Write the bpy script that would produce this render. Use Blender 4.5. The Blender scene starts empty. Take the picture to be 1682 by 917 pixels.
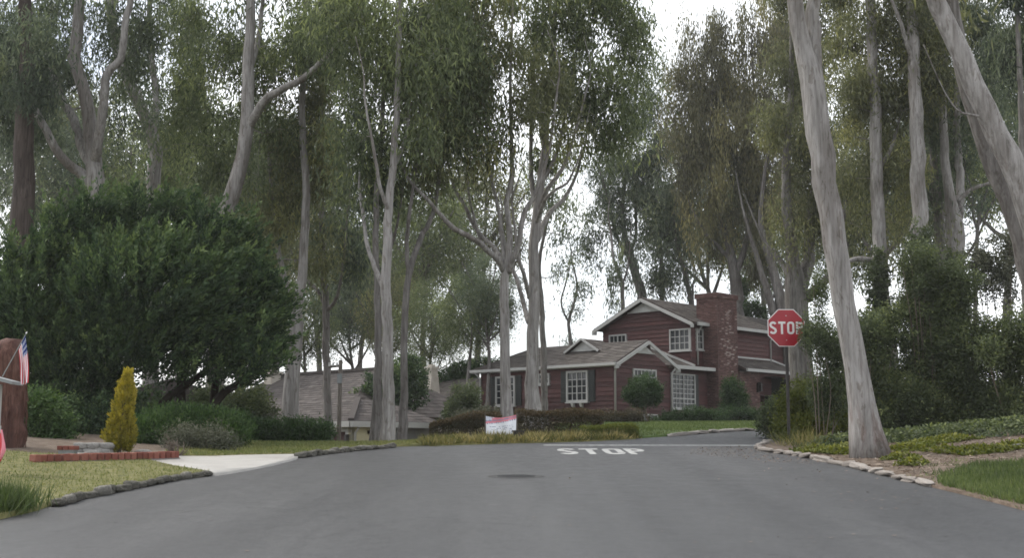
import bpy, bmesh, math, random
import numpy as np
from mathutils import Vector, Matrix
from mathutils.geometry import delaunay_2d_cdt
R = math.radians
rng = np.random.default_rng(11)
random.seed(5)
S = bpy.context.scene
COL = S.collection

# ------------------------------------------------------------------ camera
W0, H0, F0, HOR, EYE = 1682.0, 917.0, 2100.0, 740.0, 1.35
PITCH = math.atan((HOR - H0 / 2) / F0)
cd = bpy.data.cameras.new('camera'); cam = bpy.data.objects.new('camera', cd); COL.objects.link(cam)
cam.location = (0, 0, EYE); cam.rotation_euler = (math.pi / 2 + PITCH, 0, 0)
cd.sensor_width = 36.0; cd.lens = 36.0 * F0 / W0; cd.clip_end = 3000; cd.clip_start = 0.05
S.camera = cam
S.render.resolution_x = 1024; S.render.resolution_y = 559

# ------------------------------------------------------------------ sky and sun
SUN_EL, SUN_AZ = R(52), R(-62)          # azimuth measured from +Y towards +X: ahead, to the left
world = bpy.data.worlds.new('World'); S.world = world; world.use_nodes = True
wn, wl = world.node_tree.nodes, world.node_tree.links
bg = wn['Background']; bg.inputs['Strength'].default_value = 0.11
sky = wn.new('ShaderNodeTexSky'); sky.sky_type = 'NISHITA'; sky.sun_disc = False
sky.sun_elevation = SUN_EL; sky.sun_rotation = SUN_AZ; sky.dust_density = 3.0; sky.air_density = 1.0; sky.ozone_density = 1.0
tc = wn.new('ShaderNodeTexCoord')
mp = wn.new('ShaderNodeMapping'); mp.inputs['Scale'].default_value = (1.0, 1.0, 2.6)
nz = wn.new('ShaderNodeTexNoise'); nz.inputs['Scale'].default_value = 2.2; nz.inputs['Detail'].default_value = 6; nz.inputs['Roughness'].default_value = 0.55
rp = wn.new('ShaderNodeValToRGB'); rp.color_ramp.elements[0].position = 0.36; rp.color_ramp.elements[1].position = 0.58
rp.color_ramp.elements[0].color = (0.30, 0.30, 0.30, 1); rp.color_ramp.elements[1].color = (0.97, 0.97, 0.97, 1)
mx = wn.new('ShaderNodeMix'); mx.data_type = 'RGBA'
mx.inputs[7].default_value = (10.3, 10.55, 10.9, 1)      # bright thin overcast
wl.new(tc.outputs['Generated'], mp.inputs['Vector']); wl.new(mp.outputs['Vector'], nz.inputs['Vector'])
wl.new(nz.outputs['Fac'], rp.inputs['Fac']); wl.new(rp.outputs['Color'], mx.inputs[0])
wl.new(sky.outputs['Color'], mx.inputs[6]); wl.new(mx.outputs[2], bg.inputs['Color'])
sd = bpy.data.lights.new('sun', 'SUN'); sd.energy = 1.5; sd.angle = R(12); sd.color = (1.0, 0.95, 0.88)
sun = bpy.data.objects.new('sun', sd); COL.objects.link(sun)
sdir = Vector((math.sin(SUN_AZ) * math.cos(SUN_EL), math.cos(SUN_AZ) * math.cos(SUN_EL), math.sin(SUN_EL)))
sun.rotation_euler = (-sdir).to_track_quat('-Z', 'Y').to_euler()
S.view_settings.view_transform = 'Standard'; S.view_settings.look = 'None'
S.view_settings.exposure = 0.80; S.view_settings.gamma = 1.0
S.render.engine = 'CYCLES'
S.cycles.use_denoising = True; S.cycles.filter_width = 1.65
S.cycles.max_bounces = 6; S.cycles.diffuse_bounces = 3; S.cycles.transmission_bounces = 4; S.cycles.transparent_max_bounces = 6
S.cycles.use_adaptive_sampling = True; S.cycles.adaptive_threshold = 0.02

# ------------------------------------------------------------------ picture <-> place
CP, SP = math.cos(PITCH), math.sin(PITCH)
def ray(px, py):
    dx = (px - W0 / 2) / F0; dy = (H0 / 2 - py) / F0
    return Vector((dx, CP - dy * SP, SP + dy * CP))
def at(px, py, Y):
    d = ray(px, py); t = Y / d.y
    return Vector((d.x * t, Y, EYE + d.z * t))
def sstep(a, b, v):
    t = np.clip((v - a) / (b - a), 0, 1); return t * t * (3 - 2 * t)
SL = 0.055
def T(x, y):
    x = np.asarray(x, float); y = np.asarray(y, float)
    b = SL * np.minimum(y, 33) + 0.033 * np.clip(y - 33, 0, 29) + 0.008 * np.clip(y - 62, 0, 60)
    b = b - 0.03 * np.clip(y - 130, 0, 400)
    drop = 2.35 * sstep(26.3, 38.5, y) * sstep(-0.8, -4.2, x) * (0.25 + 0.75 * sstep(-16, -7, x))
    bank = 0.085 * np.clip(x - 5.7, 0, 7) * sstep(30.5, 26, y) + 0.02 * np.clip(x - 12, 0, 30) * sstep(30.5, 26, y)
    lb = 0.06 * np.clip(-x - 5.2, 0, 6) * sstep(32, 27, y) * sstep(16, 20, y)
    return b - drop + bank + lb
def Tz(x, y): return float(T(x, y))
def gp(px, py, off=0.0):
    d = ray(px, py); t = 4.0
    for i in range(4000):
        p = Vector((0, 0, EYE)) + d * t
        if p.z <= Tz(p.x, p.y) + off: break
        t += 0.03
    return Vector((p.x, p.y, Tz(p.x, p.y) + off))
def plane_gp(px, py):                    # on the plain road slope
    d = ray(px, py); t = EYE / (SL * d.y - d.z)
    return Vector((d.x * t, d.y * t, EYE + d.z * t))

# ------------------------------------------------------------------ materials
MATS = {}
def newmat(name):
    m = bpy.data.materials.new(name); m.use_nodes = True
    n, l = m.node_tree.nodes, m.node_tree.links
    return m, n, l, n['Principled BSDF']
def ramp(n, stops):
    r = n.new('ShaderNodeValToRGB')
    while len(r.color_ramp.elements) > len(stops): r.color_ramp.elements.remove(r.color_ramp.elements[-1])
    while len(r.color_ramp.elements) < len(stops): r.color_ramp.elements.new(0.5)
    for e, (p, c) in zip(r.color_ramp.elements, stops):
        e.position = p; e.color = (*c, 1)
    return r
def noisy(name, stops, scale=8.0, stretch=(1, 1, 1), rough=0.85, bump=0.0, bscale=None, detail=6, spec=0.3, mix2=None, metallic=0.0, bdist=0.02):
    m, n, l, b = newmat(name)
    t = n.new('ShaderNodeTexCoord'); mpn = n.new('ShaderNodeMapping'); mpn.inputs['Scale'].default_value = stretch
    l.new(t.outputs['Object'], mpn.inputs['Vector'])
    z = n.new('ShaderNodeTexNoise'); z.inputs['Scale'].default_value = scale; z.inputs['Detail'].default_value = detail; z.inputs['Roughness'].default_value = 0.6
    l.new(mpn.outputs['Vector'], z.inputs['Vector'])
    r = ramp(n, stops); l.new(z.outputs['Fac'], r.inputs['Fac']); out = r.outputs['Color']
    if mix2:
        sc2, col2, lo, hi = mix2
        z2 = n.new('ShaderNodeTexNoise'); z2.inputs['Scale'].default_value = sc2; z2.inputs['Detail'].default_value = 5
        l.new(t.outputs['Object'], z2.inputs['Vector'])
        r2 = ramp(n, [(lo, (0, 0, 0)), (hi, (1, 1, 1))]); l.new(z2.outputs['Fac'], r2.inputs['Fac'])
        mm = n.new('ShaderNodeMix'); mm.data_type = 'RGBA'; l.new(r2.outputs['Color'], mm.inputs[0]); l.new(out, mm.inputs[6]); mm.inputs[7].default_value = (*col2, 1)
        out = mm.outputs[2]
    l.new(out, b.inputs['Base Color'])
    b.inputs['Roughness'].default_value = rough; b.inputs['Specular IOR Level'].default_value = spec; b.inputs['Metallic'].default_value = metallic
    if bump > 0:
        z3 = n.new('ShaderNodeTexNoise'); z3.inputs['Scale'].default_value = bscale or scale * 3; z3.inputs['Detail'].default_value = 5
        l.new(mpn.outputs['Vector'], z3.inputs['Vector'])
        bp = n.new('ShaderNodeBump'); bp.inputs['Strength'].default_value = bump; bp.inputs['Distance'].default_value = bdist
        l.new(z3.outputs['Fac'], bp.inputs['Height']); l.new(bp.outputs['Normal'], b.inputs['Normal'])
    MATS[name] = m; return m
def leafmat(name, stops, trans=0.35, rough=0.6):
    m, n, l, b = newmat(name)
    a = n.new('ShaderNodeAttribute'); a.attribute_name = 'tint'
    r = ramp(n, stops); l.new(a.outputs['Fac'], r.inputs['Fac'])
    b.inputs['Roughness'].default_value = rough; b.inputs['Specular IOR Level'].default_value = 0.25
    l.new(r.outputs['Color'], b.inputs['Base Color'])
    tr = n.new('ShaderNodeBsdfTranslucent'); hs = n.new('ShaderNodeHueSaturation'); hs.inputs['Value'].default_value = 1.45; hs.inputs['Saturation'].default_value = 1.15
    l.new(r.outputs['Color'], hs.inputs['Color']); l.new(hs.outputs['Color'], tr.inputs['Color'])
    ms = n.new('ShaderNodeMixShader'); ms.inputs[0].default_value = trans
    l.new(b.outputs[0], ms.inputs[1]); l.new(tr.outputs[0], ms.inputs[2]); l.new(ms.outputs[0], n['Material Output'].inputs['Surface'])
    MATS[name] = m; return m
def tintmat(name, stops, rough=0.85, bump=0.0, bscale=60, spec=0.25, grain=0.25):
    m, n, l, b = newmat(name)
    a = n.new('ShaderNodeAttribute'); a.attribute_name = 'tint'
    t = n.new('ShaderNodeTexCoord'); z = n.new('ShaderNodeTexNoise'); z.inputs['Scale'].default_value = bscale * 0.3; z.inputs['Detail'].default_value = 5
    l.new(t.outputs['Object'], z.inputs['Vector'])
    ma = n.new('ShaderNodeMath'); ma.operation = 'MULTIPLY_ADD'; l.new(z.outputs['Fac'], ma.inputs[0]); ma.inputs[1].default_value = grain * 2; l.new(a.outputs['Fac'], ma.inputs[2])
    ms = n.new('ShaderNodeMath'); ms.operation = 'SUBTRACT'; l.new(ma.outputs[0], ms.inputs[0]); ms.inputs[1].default_value = grain
    r = ramp(n, stops); l.new(ms.outputs[0], r.inputs['Fac']); l.new(r.outputs['Color'], b.inputs['Base Color'])
    b.inputs['Roughness'].default_value = rough; b.inputs['Specular IOR Level'].default_value = spec
    if bump:
        z3 = n.new('ShaderNodeTexNoise'); z3.inputs['Scale'].default_value = bscale; l.new(t.outputs['Object'], z3.inputs['Vector'])
        bp = n.new('ShaderNodeBump'); bp.inputs['Strength'].default_value = bump; bp.inputs['Distance'].default_value = 0.01
        l.new(z3.outputs['Fac'], bp.inputs['Height']); l.new(bp.outputs['Normal'], b.inputs['Normal'])
    MATS[name] = m; return m
def plain(name, col, rough=0.6, spec=0.4, metallic=0.0, var=0.12, scale=6, bump=0.0):
    c = np.array(col)
    return noisy(name, [(0.3, tuple(c * (1 - var))), (0.7, tuple(np.minimum(c * (1 + var), 1)))], scale, rough=rough, spec=spec, metallic=metallic, bump=bump)

# asphalt: aggregate grain, broad worn bands, patches
def asphalt():
    m, n, l, b = newmat('asphalt')
    t = n.new('ShaderNodeTexCoord')
    def nz_(scale, stretch=(1, 1, 1), detail=6, rough=0.6):
        mpn = n.new('ShaderNodeMapping'); mpn.inputs['Scale'].default_value = stretch; l.new(t.outputs['Object'], mpn.inputs['Vector'])
        z = n.new('ShaderNodeTexNoise'); z.inputs['Scale'].default_value = scale; z.inputs['Detail'].default_value = detail; z.inputs['Roughness'].default_value = rough
        l.new(mpn.outputs['Vector'], z.inputs['Vector']); return z
    big = nz_(0.7, (1.5, 0.14, 1)); mid = nz_(5.0, (1, 0.6, 1), 8, .75); fine = nz_(55, detail=4, rough=0.9)
    r1 = ramp(n, [(0.25, (0.021, 0.0214, 0.022)), (0.5, (0.034, 0.0345, 0.0352)), (0.75, (0.052, 0.0522, 0.0525))]); l.new(big.outputs['Fac'], r1.inputs['Fac'])
    r2 = ramp(n, [(0.25, (0.8, 0.8, 0.8)), (0.75, (1.14, 1.14, 1.14))]); l.new(mid.outputs['Fac'], r2.inputs['Fac'])
    r3 = ramp(n, [(0.3, (0.5, 0.5, 0.5)), (0.7, (1.55, 1.55, 1.55))]); l.new(fine.outputs['Fac'], r3.inputs['Fac'])
    m1 = n.new('ShaderNodeMix'); m1.data_type = 'RGBA'; m1.blend_type = 'MULTIPLY'; m1.inputs[0].default_value = 1
    m2 = n.new('ShaderNodeMix'); m2.data_type = 'RGBA'; m2.blend_type = 'MULTIPLY'; m2.inputs[0].default_value = 1
    l.new(r1.outputs['Color'], m1.inputs[6]); l.new(r2.outputs['Color'], m1.inputs[7]); l.new(m1.outputs[2], m2.inputs[6]); l.new(r3.outputs['Color'], m2.inputs[7])
    # hairline cracks and a few tar-dark spots
    vo = n.new('ShaderNodeTexVoronoi'); vo.feature = 'DISTANCE_TO_EDGE'; vo.inputs['Scale'].default_value = .33
    wz = nz_(1.6, detail=5); va = n.new('ShaderNodeVectorMath'); va.operation = 'MULTIPLY_ADD'; va.inputs[1].default_value = (1.1, 1.1, 0); l.new(wz.outputs['Color'], va.inputs[0]); l.new(t.outputs['Object'], va.inputs[2]); l.new(va.outputs[0], vo.inputs['Vector'])
    rc_ = ramp(n, [(0.0, (0.62, 0.62, 0.62)), (0.006, (1, 1, 1))]); l.new(vo.outputs['Distance'], rc_.inputs['Fac'])
    sp_ = nz_(7.0, detail=2); rs_ = ramp(n, [(0.24, (0.66, 0.66, 0.66)), (0.29, (1, 1, 1))]); l.new(sp_.outputs['Fac'], rs_.inputs['Fac'])
    o2 = m2.outputs[2]
    for q_ in (rc_, rs_):
        m3 = n.new('ShaderNodeMix'); m3.data_type = 'RGBA'; m3.blend_type = 'MULTIPLY'; m3.inputs[0].default_value = 1; l.new(o2, m3.inputs[6]); l.new(q_.outputs['Color'], m3.inputs[7]); o2 = m3.outputs[2]
    l.new(o2, b.inputs['Base Color'])
    rr = ramp(n, [(0.3, (0.5, 0.5, 0.5)), (0.7, (0.72, 0.72, 0.72))]); l.new(mid.outputs['Fac'], rr.inputs['Fac']); l.new(rr.outputs['Color'], b.inputs['Roughness'])
    b.inputs['Specular IOR Level'].default_value = 0.5
    bp = n.new('ShaderNodeBump'); bp.inputs['Strength'].default_value = 0.5; bp.inputs['Distance'].default_value = 0.006
    l.new(fine.outputs['Fac'], bp.inputs['Height']); l.new(bp.outputs['Normal'], b.inputs['Normal'])
    return m
ASPHALT = asphalt()
PAINT = noisy('road_paint', [(0.32, (0.11, 0.11, 0.108)), (0.46, (0.30, 0.30, 0.29)), (0.7, (0.40, 0.40, 0.385))], 9, rough=0.75, bump=0.2)
CONC = noisy('pale_concrete', [(0.3, (0.29, 0.28, 0.26)), (0.7, (0.36, 0.345, 0.32))], 2.5, rough=0.9, bump=0.25, bscale=60, mix2=(0.8, (0.25, 0.235, 0.215), 0.5, 0.75))
SOIL = noisy('soil', [(0.25, (0.06, 0.044, 0.032)), (0.5, (0.12, 0.09, 0.067)), (0.75, (0.20, 0.158, 0.122))], 5, rough=0.95, bump=0.8, bscale=25, bdist=0.05)
TURF = noisy('turf', [(0.25, (0.055, 0.065, 0.022)), (0.5, (0.12, 0.115, 0.04)), (0.75, (0.19, 0.17, 0.075))], 6, rough=0.95, bump=0.6, bscale=40, bdist=0.03)
TURFG = noisy('green_turf', [(0.25, (0.045, 0.07, 0.02)), (0.5, (0.075, 0.11, 0.03)), (0.75, (0.11, 0.15, 0.045))], 4, rough=0.95, bump=0.6, bscale=40, bdist=0.03)
WILD = noisy('wild_ground', [(0.25, (0.05, 0.045, 0.025)), (0.5, (0.10, 0.09, 0.045)), (0.75, (0.16, 0.14, 0.08))], 1.5, rough=0.95, bump=0.6, bscale=12, bdist=0.05)
STONE = tintmat('kerb_stone', [(0.0, (0.03, 0.03, 0.022)), (0.45, (0.085, 0.08, 0.066)), (1.0, (0.26, 0.245, 0.215))], bump=0.8, bscale=40, grain=0.45)
CURB = tintmat('pale_kerb', [(0.0, (0.12, 0.10, 0.088)), (0.4, (0.26, 0.232, 0.207)), (1.0, (0.42, 0.385, 0.35))], bump=0.8, bscale=30, grain=0.35)
BRICK = tintmat('red_brick', [(0.0, (0.11, 0.035, 0.026)), (0.5, (0.175, 0.06, 0.044)), (1.0, (0.25, 0.11, 0.08))], bump=0.5, bscale=60, grain=0.2)
MORTAR = plain('mortar', (0.19, 0.165, 0.15), 0.95, 0.2, var=0.2, scale=20)
CBRICK = tintmat('chimney_brick', [(0.0, (0.05, 0.024, 0.021)), (0.4, (0.082, 0.041, 0.036)), (0.75, (0.125, 0.07, 0.062)), (1.0, (0.30, 0.26, 0.235))], bump=0.5, bscale=60, grain=0.12)
def barkmat(name, c0, c1, c2, stain, base_tint=None, rough=0.8, bump=0.35, streak=(7, 7, 0.9)):
    m, n, l, b = newmat(name)
    t = n.new('ShaderNodeTexCoord')
    def nz_(scale, stretch, detail=6):
        mpn = n.new('ShaderNodeMapping'); mpn.inputs['Scale'].default_value = stretch; l.new(t.outputs['Object'], mpn.inputs['Vector'])
        z = n.new('ShaderNodeTexNoise'); z.inputs['Scale'].default_value = scale; z.inputs['Detail'].default_value = detail; z.inputs['Roughness'].default_value = 0.62
        z.inputs['Distortion'].default_value = 0.4
        l.new(mpn.outputs['Vector'], z.inputs['Vector']); return z
    z1 = nz_(1.0, streak); z2 = nz_(0.55, (3.0, 3.0, 0.55), 4); z3 = nz_(3.0, (streak[0] * 1.6, streak[1] * 1.6, streak[2] * 1.2))
    r1 = ramp(n, [(0.28, c0), (0.48, c1), (0.72, c2)]); l.new(z1.outputs['Fac'], r1.inputs['Fac'])
    r2 = ramp(n, [(0.52, (0, 0, 0)), (0.60, (0.85, 0.85, 0.85))]); l.new(z2.outputs['Fac'], r2.inputs['Fac'])
    mm = n.new('ShaderNodeMix'); mm.data_type = 'RGBA'; l.new(r2.outputs['Color'], mm.inputs[0]); l.new(r1.outputs['Color'], mm.inputs[6]); mm.inputs[7].default_value = (*stain, 1)
    out = mm.outputs[2]
    if base_tint:
        z4 = nz_(1.0, (5, 5, 1.2), 5); sx = n.new('ShaderNodeSeparateXYZ'); l.new(t.outputs['Object'], sx.inputs[0])
        mr = n.new('ShaderNodeMapRange'); mr.inputs[1].default_value = 2.1; mr.inputs[2].default_value = 0.3; mr.inputs[3].default_value = 0; mr.inputs[4].default_value = 0.22
        l.new(sx.outputs['Z'], mr.inputs[0])
        ad = n.new('ShaderNodeMath'); ad.operation = 'ADD'; l.new(z4.outputs['Fac'], ad.inputs[0]); l.new(mr.outputs[0], ad.inputs[1])
        r4 = ramp(n, [(0.66, (0, 0, 0)), (0.80, (0.6, 0.6, 0.6))]); l.new(ad.outputs[0], r4.inputs['Fac'])
        m4 = n.new('ShaderNodeMix'); m4.data_type = 'RGBA'; l.new(r4.outputs['Color'], m4.inputs[0]); l.new(out, m4.inputs[6]); m4.inputs[7].default_value = (*base_tint, 1)
        out = m4.outputs[2]
    z5 = nz_(1.0, (streak[0] * 3.2, streak[1] * 3.2, streak[2] * 2.2), 4); r5 = ramp(n, [(0.34, (0.66, 0.64, 0.62)), (0.5, (1, 1, 1)), (0.66, (1.15, 1.15, 1.15))]); l.new(z5.outputs['Fac'], r5.inputs['Fac'])
    z6 = nz_(1.0, (9, 9, 3.0), 3); r6 = ramp(n, [(0.60, (1, 1, 1)), (0.63, (0.72, 0.69, 0.66))]); l.new(z6.outputs['Fac'], r6.inputs['Fac'])
    for rr_ in (r5, r6):
        m5 = n.new('ShaderNodeMix'); m5.data_type = 'RGBA'; m5.blend_type = 'MULTIPLY'; m5.inputs[0].default_value = 1; l.new(out, m5.inputs[6]); l.new(rr_.outputs['Color'], m5.inputs[7]); out = m5.outputs[2]
    l.new(out, b.inputs['Base Color']); b.inputs['Roughness'].default_value = rough; b.inputs['Specular IOR Level'].default_value = 0.25
    bp = n.new('ShaderNodeBump'); bp.inputs['Strength'].default_value = bump; bp.inputs['Distance'].default_value = 0.03
    l.new(z3.outputs['Fac'], bp.inputs['Height']); l.new(bp.outputs['Normal'], b.inputs['Normal'])
    MATS[name] = m; return m
BARK = barkmat('pale_gum_bark', (0.12, 0.11, 0.10), (0.215, 0.202, 0.19), (0.32, 0.305, 0.29), (0.14, 0.125, 0.112))
BARKN = barkmat('near_gum_bark', (0.15, 0.14, 0.13), (0.25, 0.236, 0.222), (0.35, 0.335, 0.32), (0.165, 0.15, 0.137), base_tint=(0.125, 0.082, 0.068), bump=0.9)
BARKG = barkmat('grey_gum_bark', (0.06, 0.055, 0.05), (0.125, 0.115, 0.107), (0.20, 0.187, 0.175), (0.085, 0.075, 0.067))
BARKB = barkmat('brown_stringy_bark', (0.03, 0.023, 0.02), (0.062, 0.047, 0.04), (0.105, 0.083, 0.072), (0.045, 0.034, 0.029), bump=1.0, streak=(16, 16, 0.8))
BARKR = barkmat('red_stringy_bark', (0.05, 0.022, 0.017), (0.105, 0.05, 0.038), (0.17, 0.09, 0.07), (0.08, 0.038, 0.03), bump=1.0, streak=(20, 20, 0.9))
TWIG = plain('twig_bark', (0.13, 0.105, 0.085), 0.9, 0.2, var=0.3)
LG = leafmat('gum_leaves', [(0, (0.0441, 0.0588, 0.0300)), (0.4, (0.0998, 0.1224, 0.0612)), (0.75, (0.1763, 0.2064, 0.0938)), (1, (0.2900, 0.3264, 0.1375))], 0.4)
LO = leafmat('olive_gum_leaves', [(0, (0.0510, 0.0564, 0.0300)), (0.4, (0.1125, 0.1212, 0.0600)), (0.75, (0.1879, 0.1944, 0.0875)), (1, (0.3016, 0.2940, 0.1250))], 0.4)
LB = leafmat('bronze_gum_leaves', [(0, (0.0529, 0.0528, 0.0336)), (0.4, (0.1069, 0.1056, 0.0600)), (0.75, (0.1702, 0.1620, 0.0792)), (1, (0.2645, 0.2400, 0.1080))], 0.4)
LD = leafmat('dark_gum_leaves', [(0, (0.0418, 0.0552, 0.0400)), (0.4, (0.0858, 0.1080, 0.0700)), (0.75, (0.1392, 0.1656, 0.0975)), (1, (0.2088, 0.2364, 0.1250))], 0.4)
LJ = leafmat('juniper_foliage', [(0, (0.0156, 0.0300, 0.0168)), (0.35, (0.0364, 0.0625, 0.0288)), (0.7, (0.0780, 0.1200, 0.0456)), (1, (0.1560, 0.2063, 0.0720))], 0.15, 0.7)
LH = leafmat('hedge_leaves', [(0.0, (0.018, 0.035, 0.014)), (0.4, (0.036, 0.068, 0.022)), (0.75, (0.062, 0.105, 0.03)), (1.0, (0.10, 0.15, 0.045))], 0.25)
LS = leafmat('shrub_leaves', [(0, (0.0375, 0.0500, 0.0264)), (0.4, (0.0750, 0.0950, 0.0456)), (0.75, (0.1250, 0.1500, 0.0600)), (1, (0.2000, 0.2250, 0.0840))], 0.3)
LY = leafmat('yellow_green_leaves', [(0.0, (0.05, 0.065, 0.015)), (0.5, (0.12, 0.135, 0.028)), (1.0, (0.23, 0.22, 0.05))], 0.3)
LGOLD = leafmat('golden_foliage', [(0, (0.075, 0.075, 0.014)), (0.5, (0.19, 0.17, 0.024)), (1, (0.36, 0.3, 0.05))], 0.25)
LBR = leafmat('bronze_hedge_leaves', [(0.0, (0.03, 0.03, 0.018)), (0.5, (0.068, 0.056, 0.03)), (1.0, (0.14, 0.095, 0.05))], 0.2)
LGY = leafmat('grey_shrub_leaves', [(0.0, (0.04, 0.045, 0.03)), (0.5, (0.085, 0.09, 0.06)), (1.0, (0.15, 0.15, 0.10))], 0.2)
GDRY = leafmat('dry_grass_blades', [(0, (0.06, 0.085, 0.028)), (0.4, (0.125, 0.145, 0.05)), (0.75, (0.205, 0.2, 0.08)), (1, (0.31, 0.28, 0.13))], 0.3)
GGRN = leafmat('green_grass_blades', [(0, (0.0425, 0.0624, 0.0220)), (0.5, (0.0900, 0.1200, 0.0396)), (1, (0.1750, 0.2040, 0.0748))], 0.3)
GYEL = leafmat('straw_grass_blades', [(0.0, (0.05, 0.062, 0.02)), (0.35, (0.12, 0.12, 0.04)), (0.65, (0.23, 0.195, 0.075)), (1.0, (0.40, 0.33, 0.15))], 0.3)
LITTER = leafmat('litter_flakes', [(0.0, (0.06, 0.04, 0.03)), (0.5, (0.17, 0.12, 0.085)), (1.0, (0.42, 0.35, 0.28))], 0.1)
def siding_mat():
    m = noisy('oxblood_siding', [(0.3, (0.050, 0.0205, 0.019)), (0.7, (0.076, 0.031, 0.029))], 3, stretch=(1, 1, 4), rough=0.7, bump=0.25, bscale=25)
    n, l = m.node_tree.nodes, m.node_tree.links; b = n['Principled BSDF']; src = b.inputs['Base Color'].links[0].from_socket
    oi = n.new('ShaderNodeObjectInfo'); mr = n.new('ShaderNodeMapRange'); mr.inputs[3].default_value = .74; mr.inputs[4].default_value = 1.3; l.new(oi.outputs['Random'], mr.inputs[0])
    hs = n.new('ShaderNodeHueSaturation'); l.new(mr.outputs[0], hs.inputs['Value']); l.new(src, hs.inputs['Color']); l.new(hs.outputs[0], b.inputs['Base Color']); return m
SIDING = siding_mat()
WHITE = plain('white_trim_paint', (0.34, 0.336, 0.32), 0.55, 0.4, var=0.06)
GREYP = plain('pale_gable_panel', (0.42, 0.42, 0.40), 0.6, 0.3, var=0.08)
SHUT = plain('black_shutter_paint', (0.012, 0.016, 0.014), 0.5, 0.4)
SHING = tintmat('brown_shingles', [(0.0, (0.038, 0.032, 0.028)), (0.5, (0.072, 0.062, 0.055)), (1.0, (0.12, 0.106, 0.095))], bump=0.4, bscale=50, grain=0.3)
TILES = tintmat('mauve_roof_tiles', [(0.0, (0.036, 0.030, 0.028)), (0.5, (0.06, 0.051, 0.047)), (1.0, (0.098, 0.084, 0.077))], bump=0.4, bscale=50, grain=0.25)
DECK = plain('roof_deck', (0.06, 0.045, 0.04), 0.9, 0.2)
CREAM = noisy('cream_stucco', [(0.3, (0.44, 0.40, 0.26)), (0.7, (0.52, 0.48, 0.33))], 4, rough=0.9, bump=0.2)
STUCCO = noisy('tan_stucco', [(0.3, (0.36, 0.32, 0.27)), (0.7, (0.46, 0.42, 0.36))], 4, rough=0.9, bump=0.3)
GREYWALL = noisy('grey_wall', [(0.3, (0.15, 0.15, 0.15)), (0.7, (0.21, 0.21, 0.205))], 4, rough=0.9, bump=0.3)
PINKST = noisy('pink_stucco', [(0.3, (0.24, 0.19, 0.17)), (0.7, (0.31, 0.25, 0.225))], 2, rough=0.9, bump=0.3)
DARK = plain('garage_shade_black', (0.010, 0.008, 0.009), 0.6, 0.3)  # near-black puts the garage opening's shade into door and lining colour
REDDK = plain('dark_red_door', (0.05, 0.018, 0.018), 0.7, 0.3, var=0.3)
m_, n_, l_, b_ = newmat('window_glass'); b_.inputs['Base Color'].default_value = (0.015, 0.018, 0.02, 1); b_.inputs['Roughness'].default_value = 0.08; b_.inputs['Specular IOR Level'].default_value = 0.4; GLASS = m_
SIGNR = plain('sign_red', (0.30, 0.012, 0.022), 0.4, 0.5, var=0.05)
SIGNW = plain('sign_white', (0.62, 0.60, 0.58), 0.4, 0.5, var=0.05)
ALU = plain('sign_back_metal', (0.4, 0.4, 0.4), 0.4, 0.5, metallic=0.7)
POSTM = plain('dark_post_paint', (0.028, 0.024, 0.022), 0.6, 0.4, var=0.3)
GREYM = plain('grey_painted_wood', (0.20, 0.21, 0.21), 0.6, 0.3)
CLOTHW = plain('white_cloth', (0.72, 0.73, 0.76), 0.8, 0.2, var=0.05)
CLOTHR = plain('red_cloth', (0.50, 0.06, 0.07), 0.8, 0.2, var=0.1)
CLOTHP = plain('pink_red_cloth', (0.62, 0.22, 0.26), 0.8, 0.2, var=0.15)
CLOTHB = plain('blue_cloth', (0.03, 0.05, 0.17), 0.8, 0.2, var=0.1)
INK = plain('pale_ink_and_shade', (0.22, 0.24, 0.32), 0.8, 0.2)
IRON = plain('cast_iron', (0.04, 0.04, 0.039), 0.7, 0.3, metallic=0.1, var=0.3, scale=20, bump=0.3)
WOODP = noisy('weathered_post', [(0.3, (0.07, 0.06, 0.05)), (0.7, (0.15, 0.13, 0.11))], 5, stretch=(6, 6, 1), rough=0.85, bump=0.3)
ROCK = tintmat('grey_rock', [(0.0, (0.11, 0.105, 0.095)), (0.5, (0.21, 0.20, 0.185)), (1.0, (0.36, 0.345, 0.32))], bump=0.9, bscale=20, grain=0.4)

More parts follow.
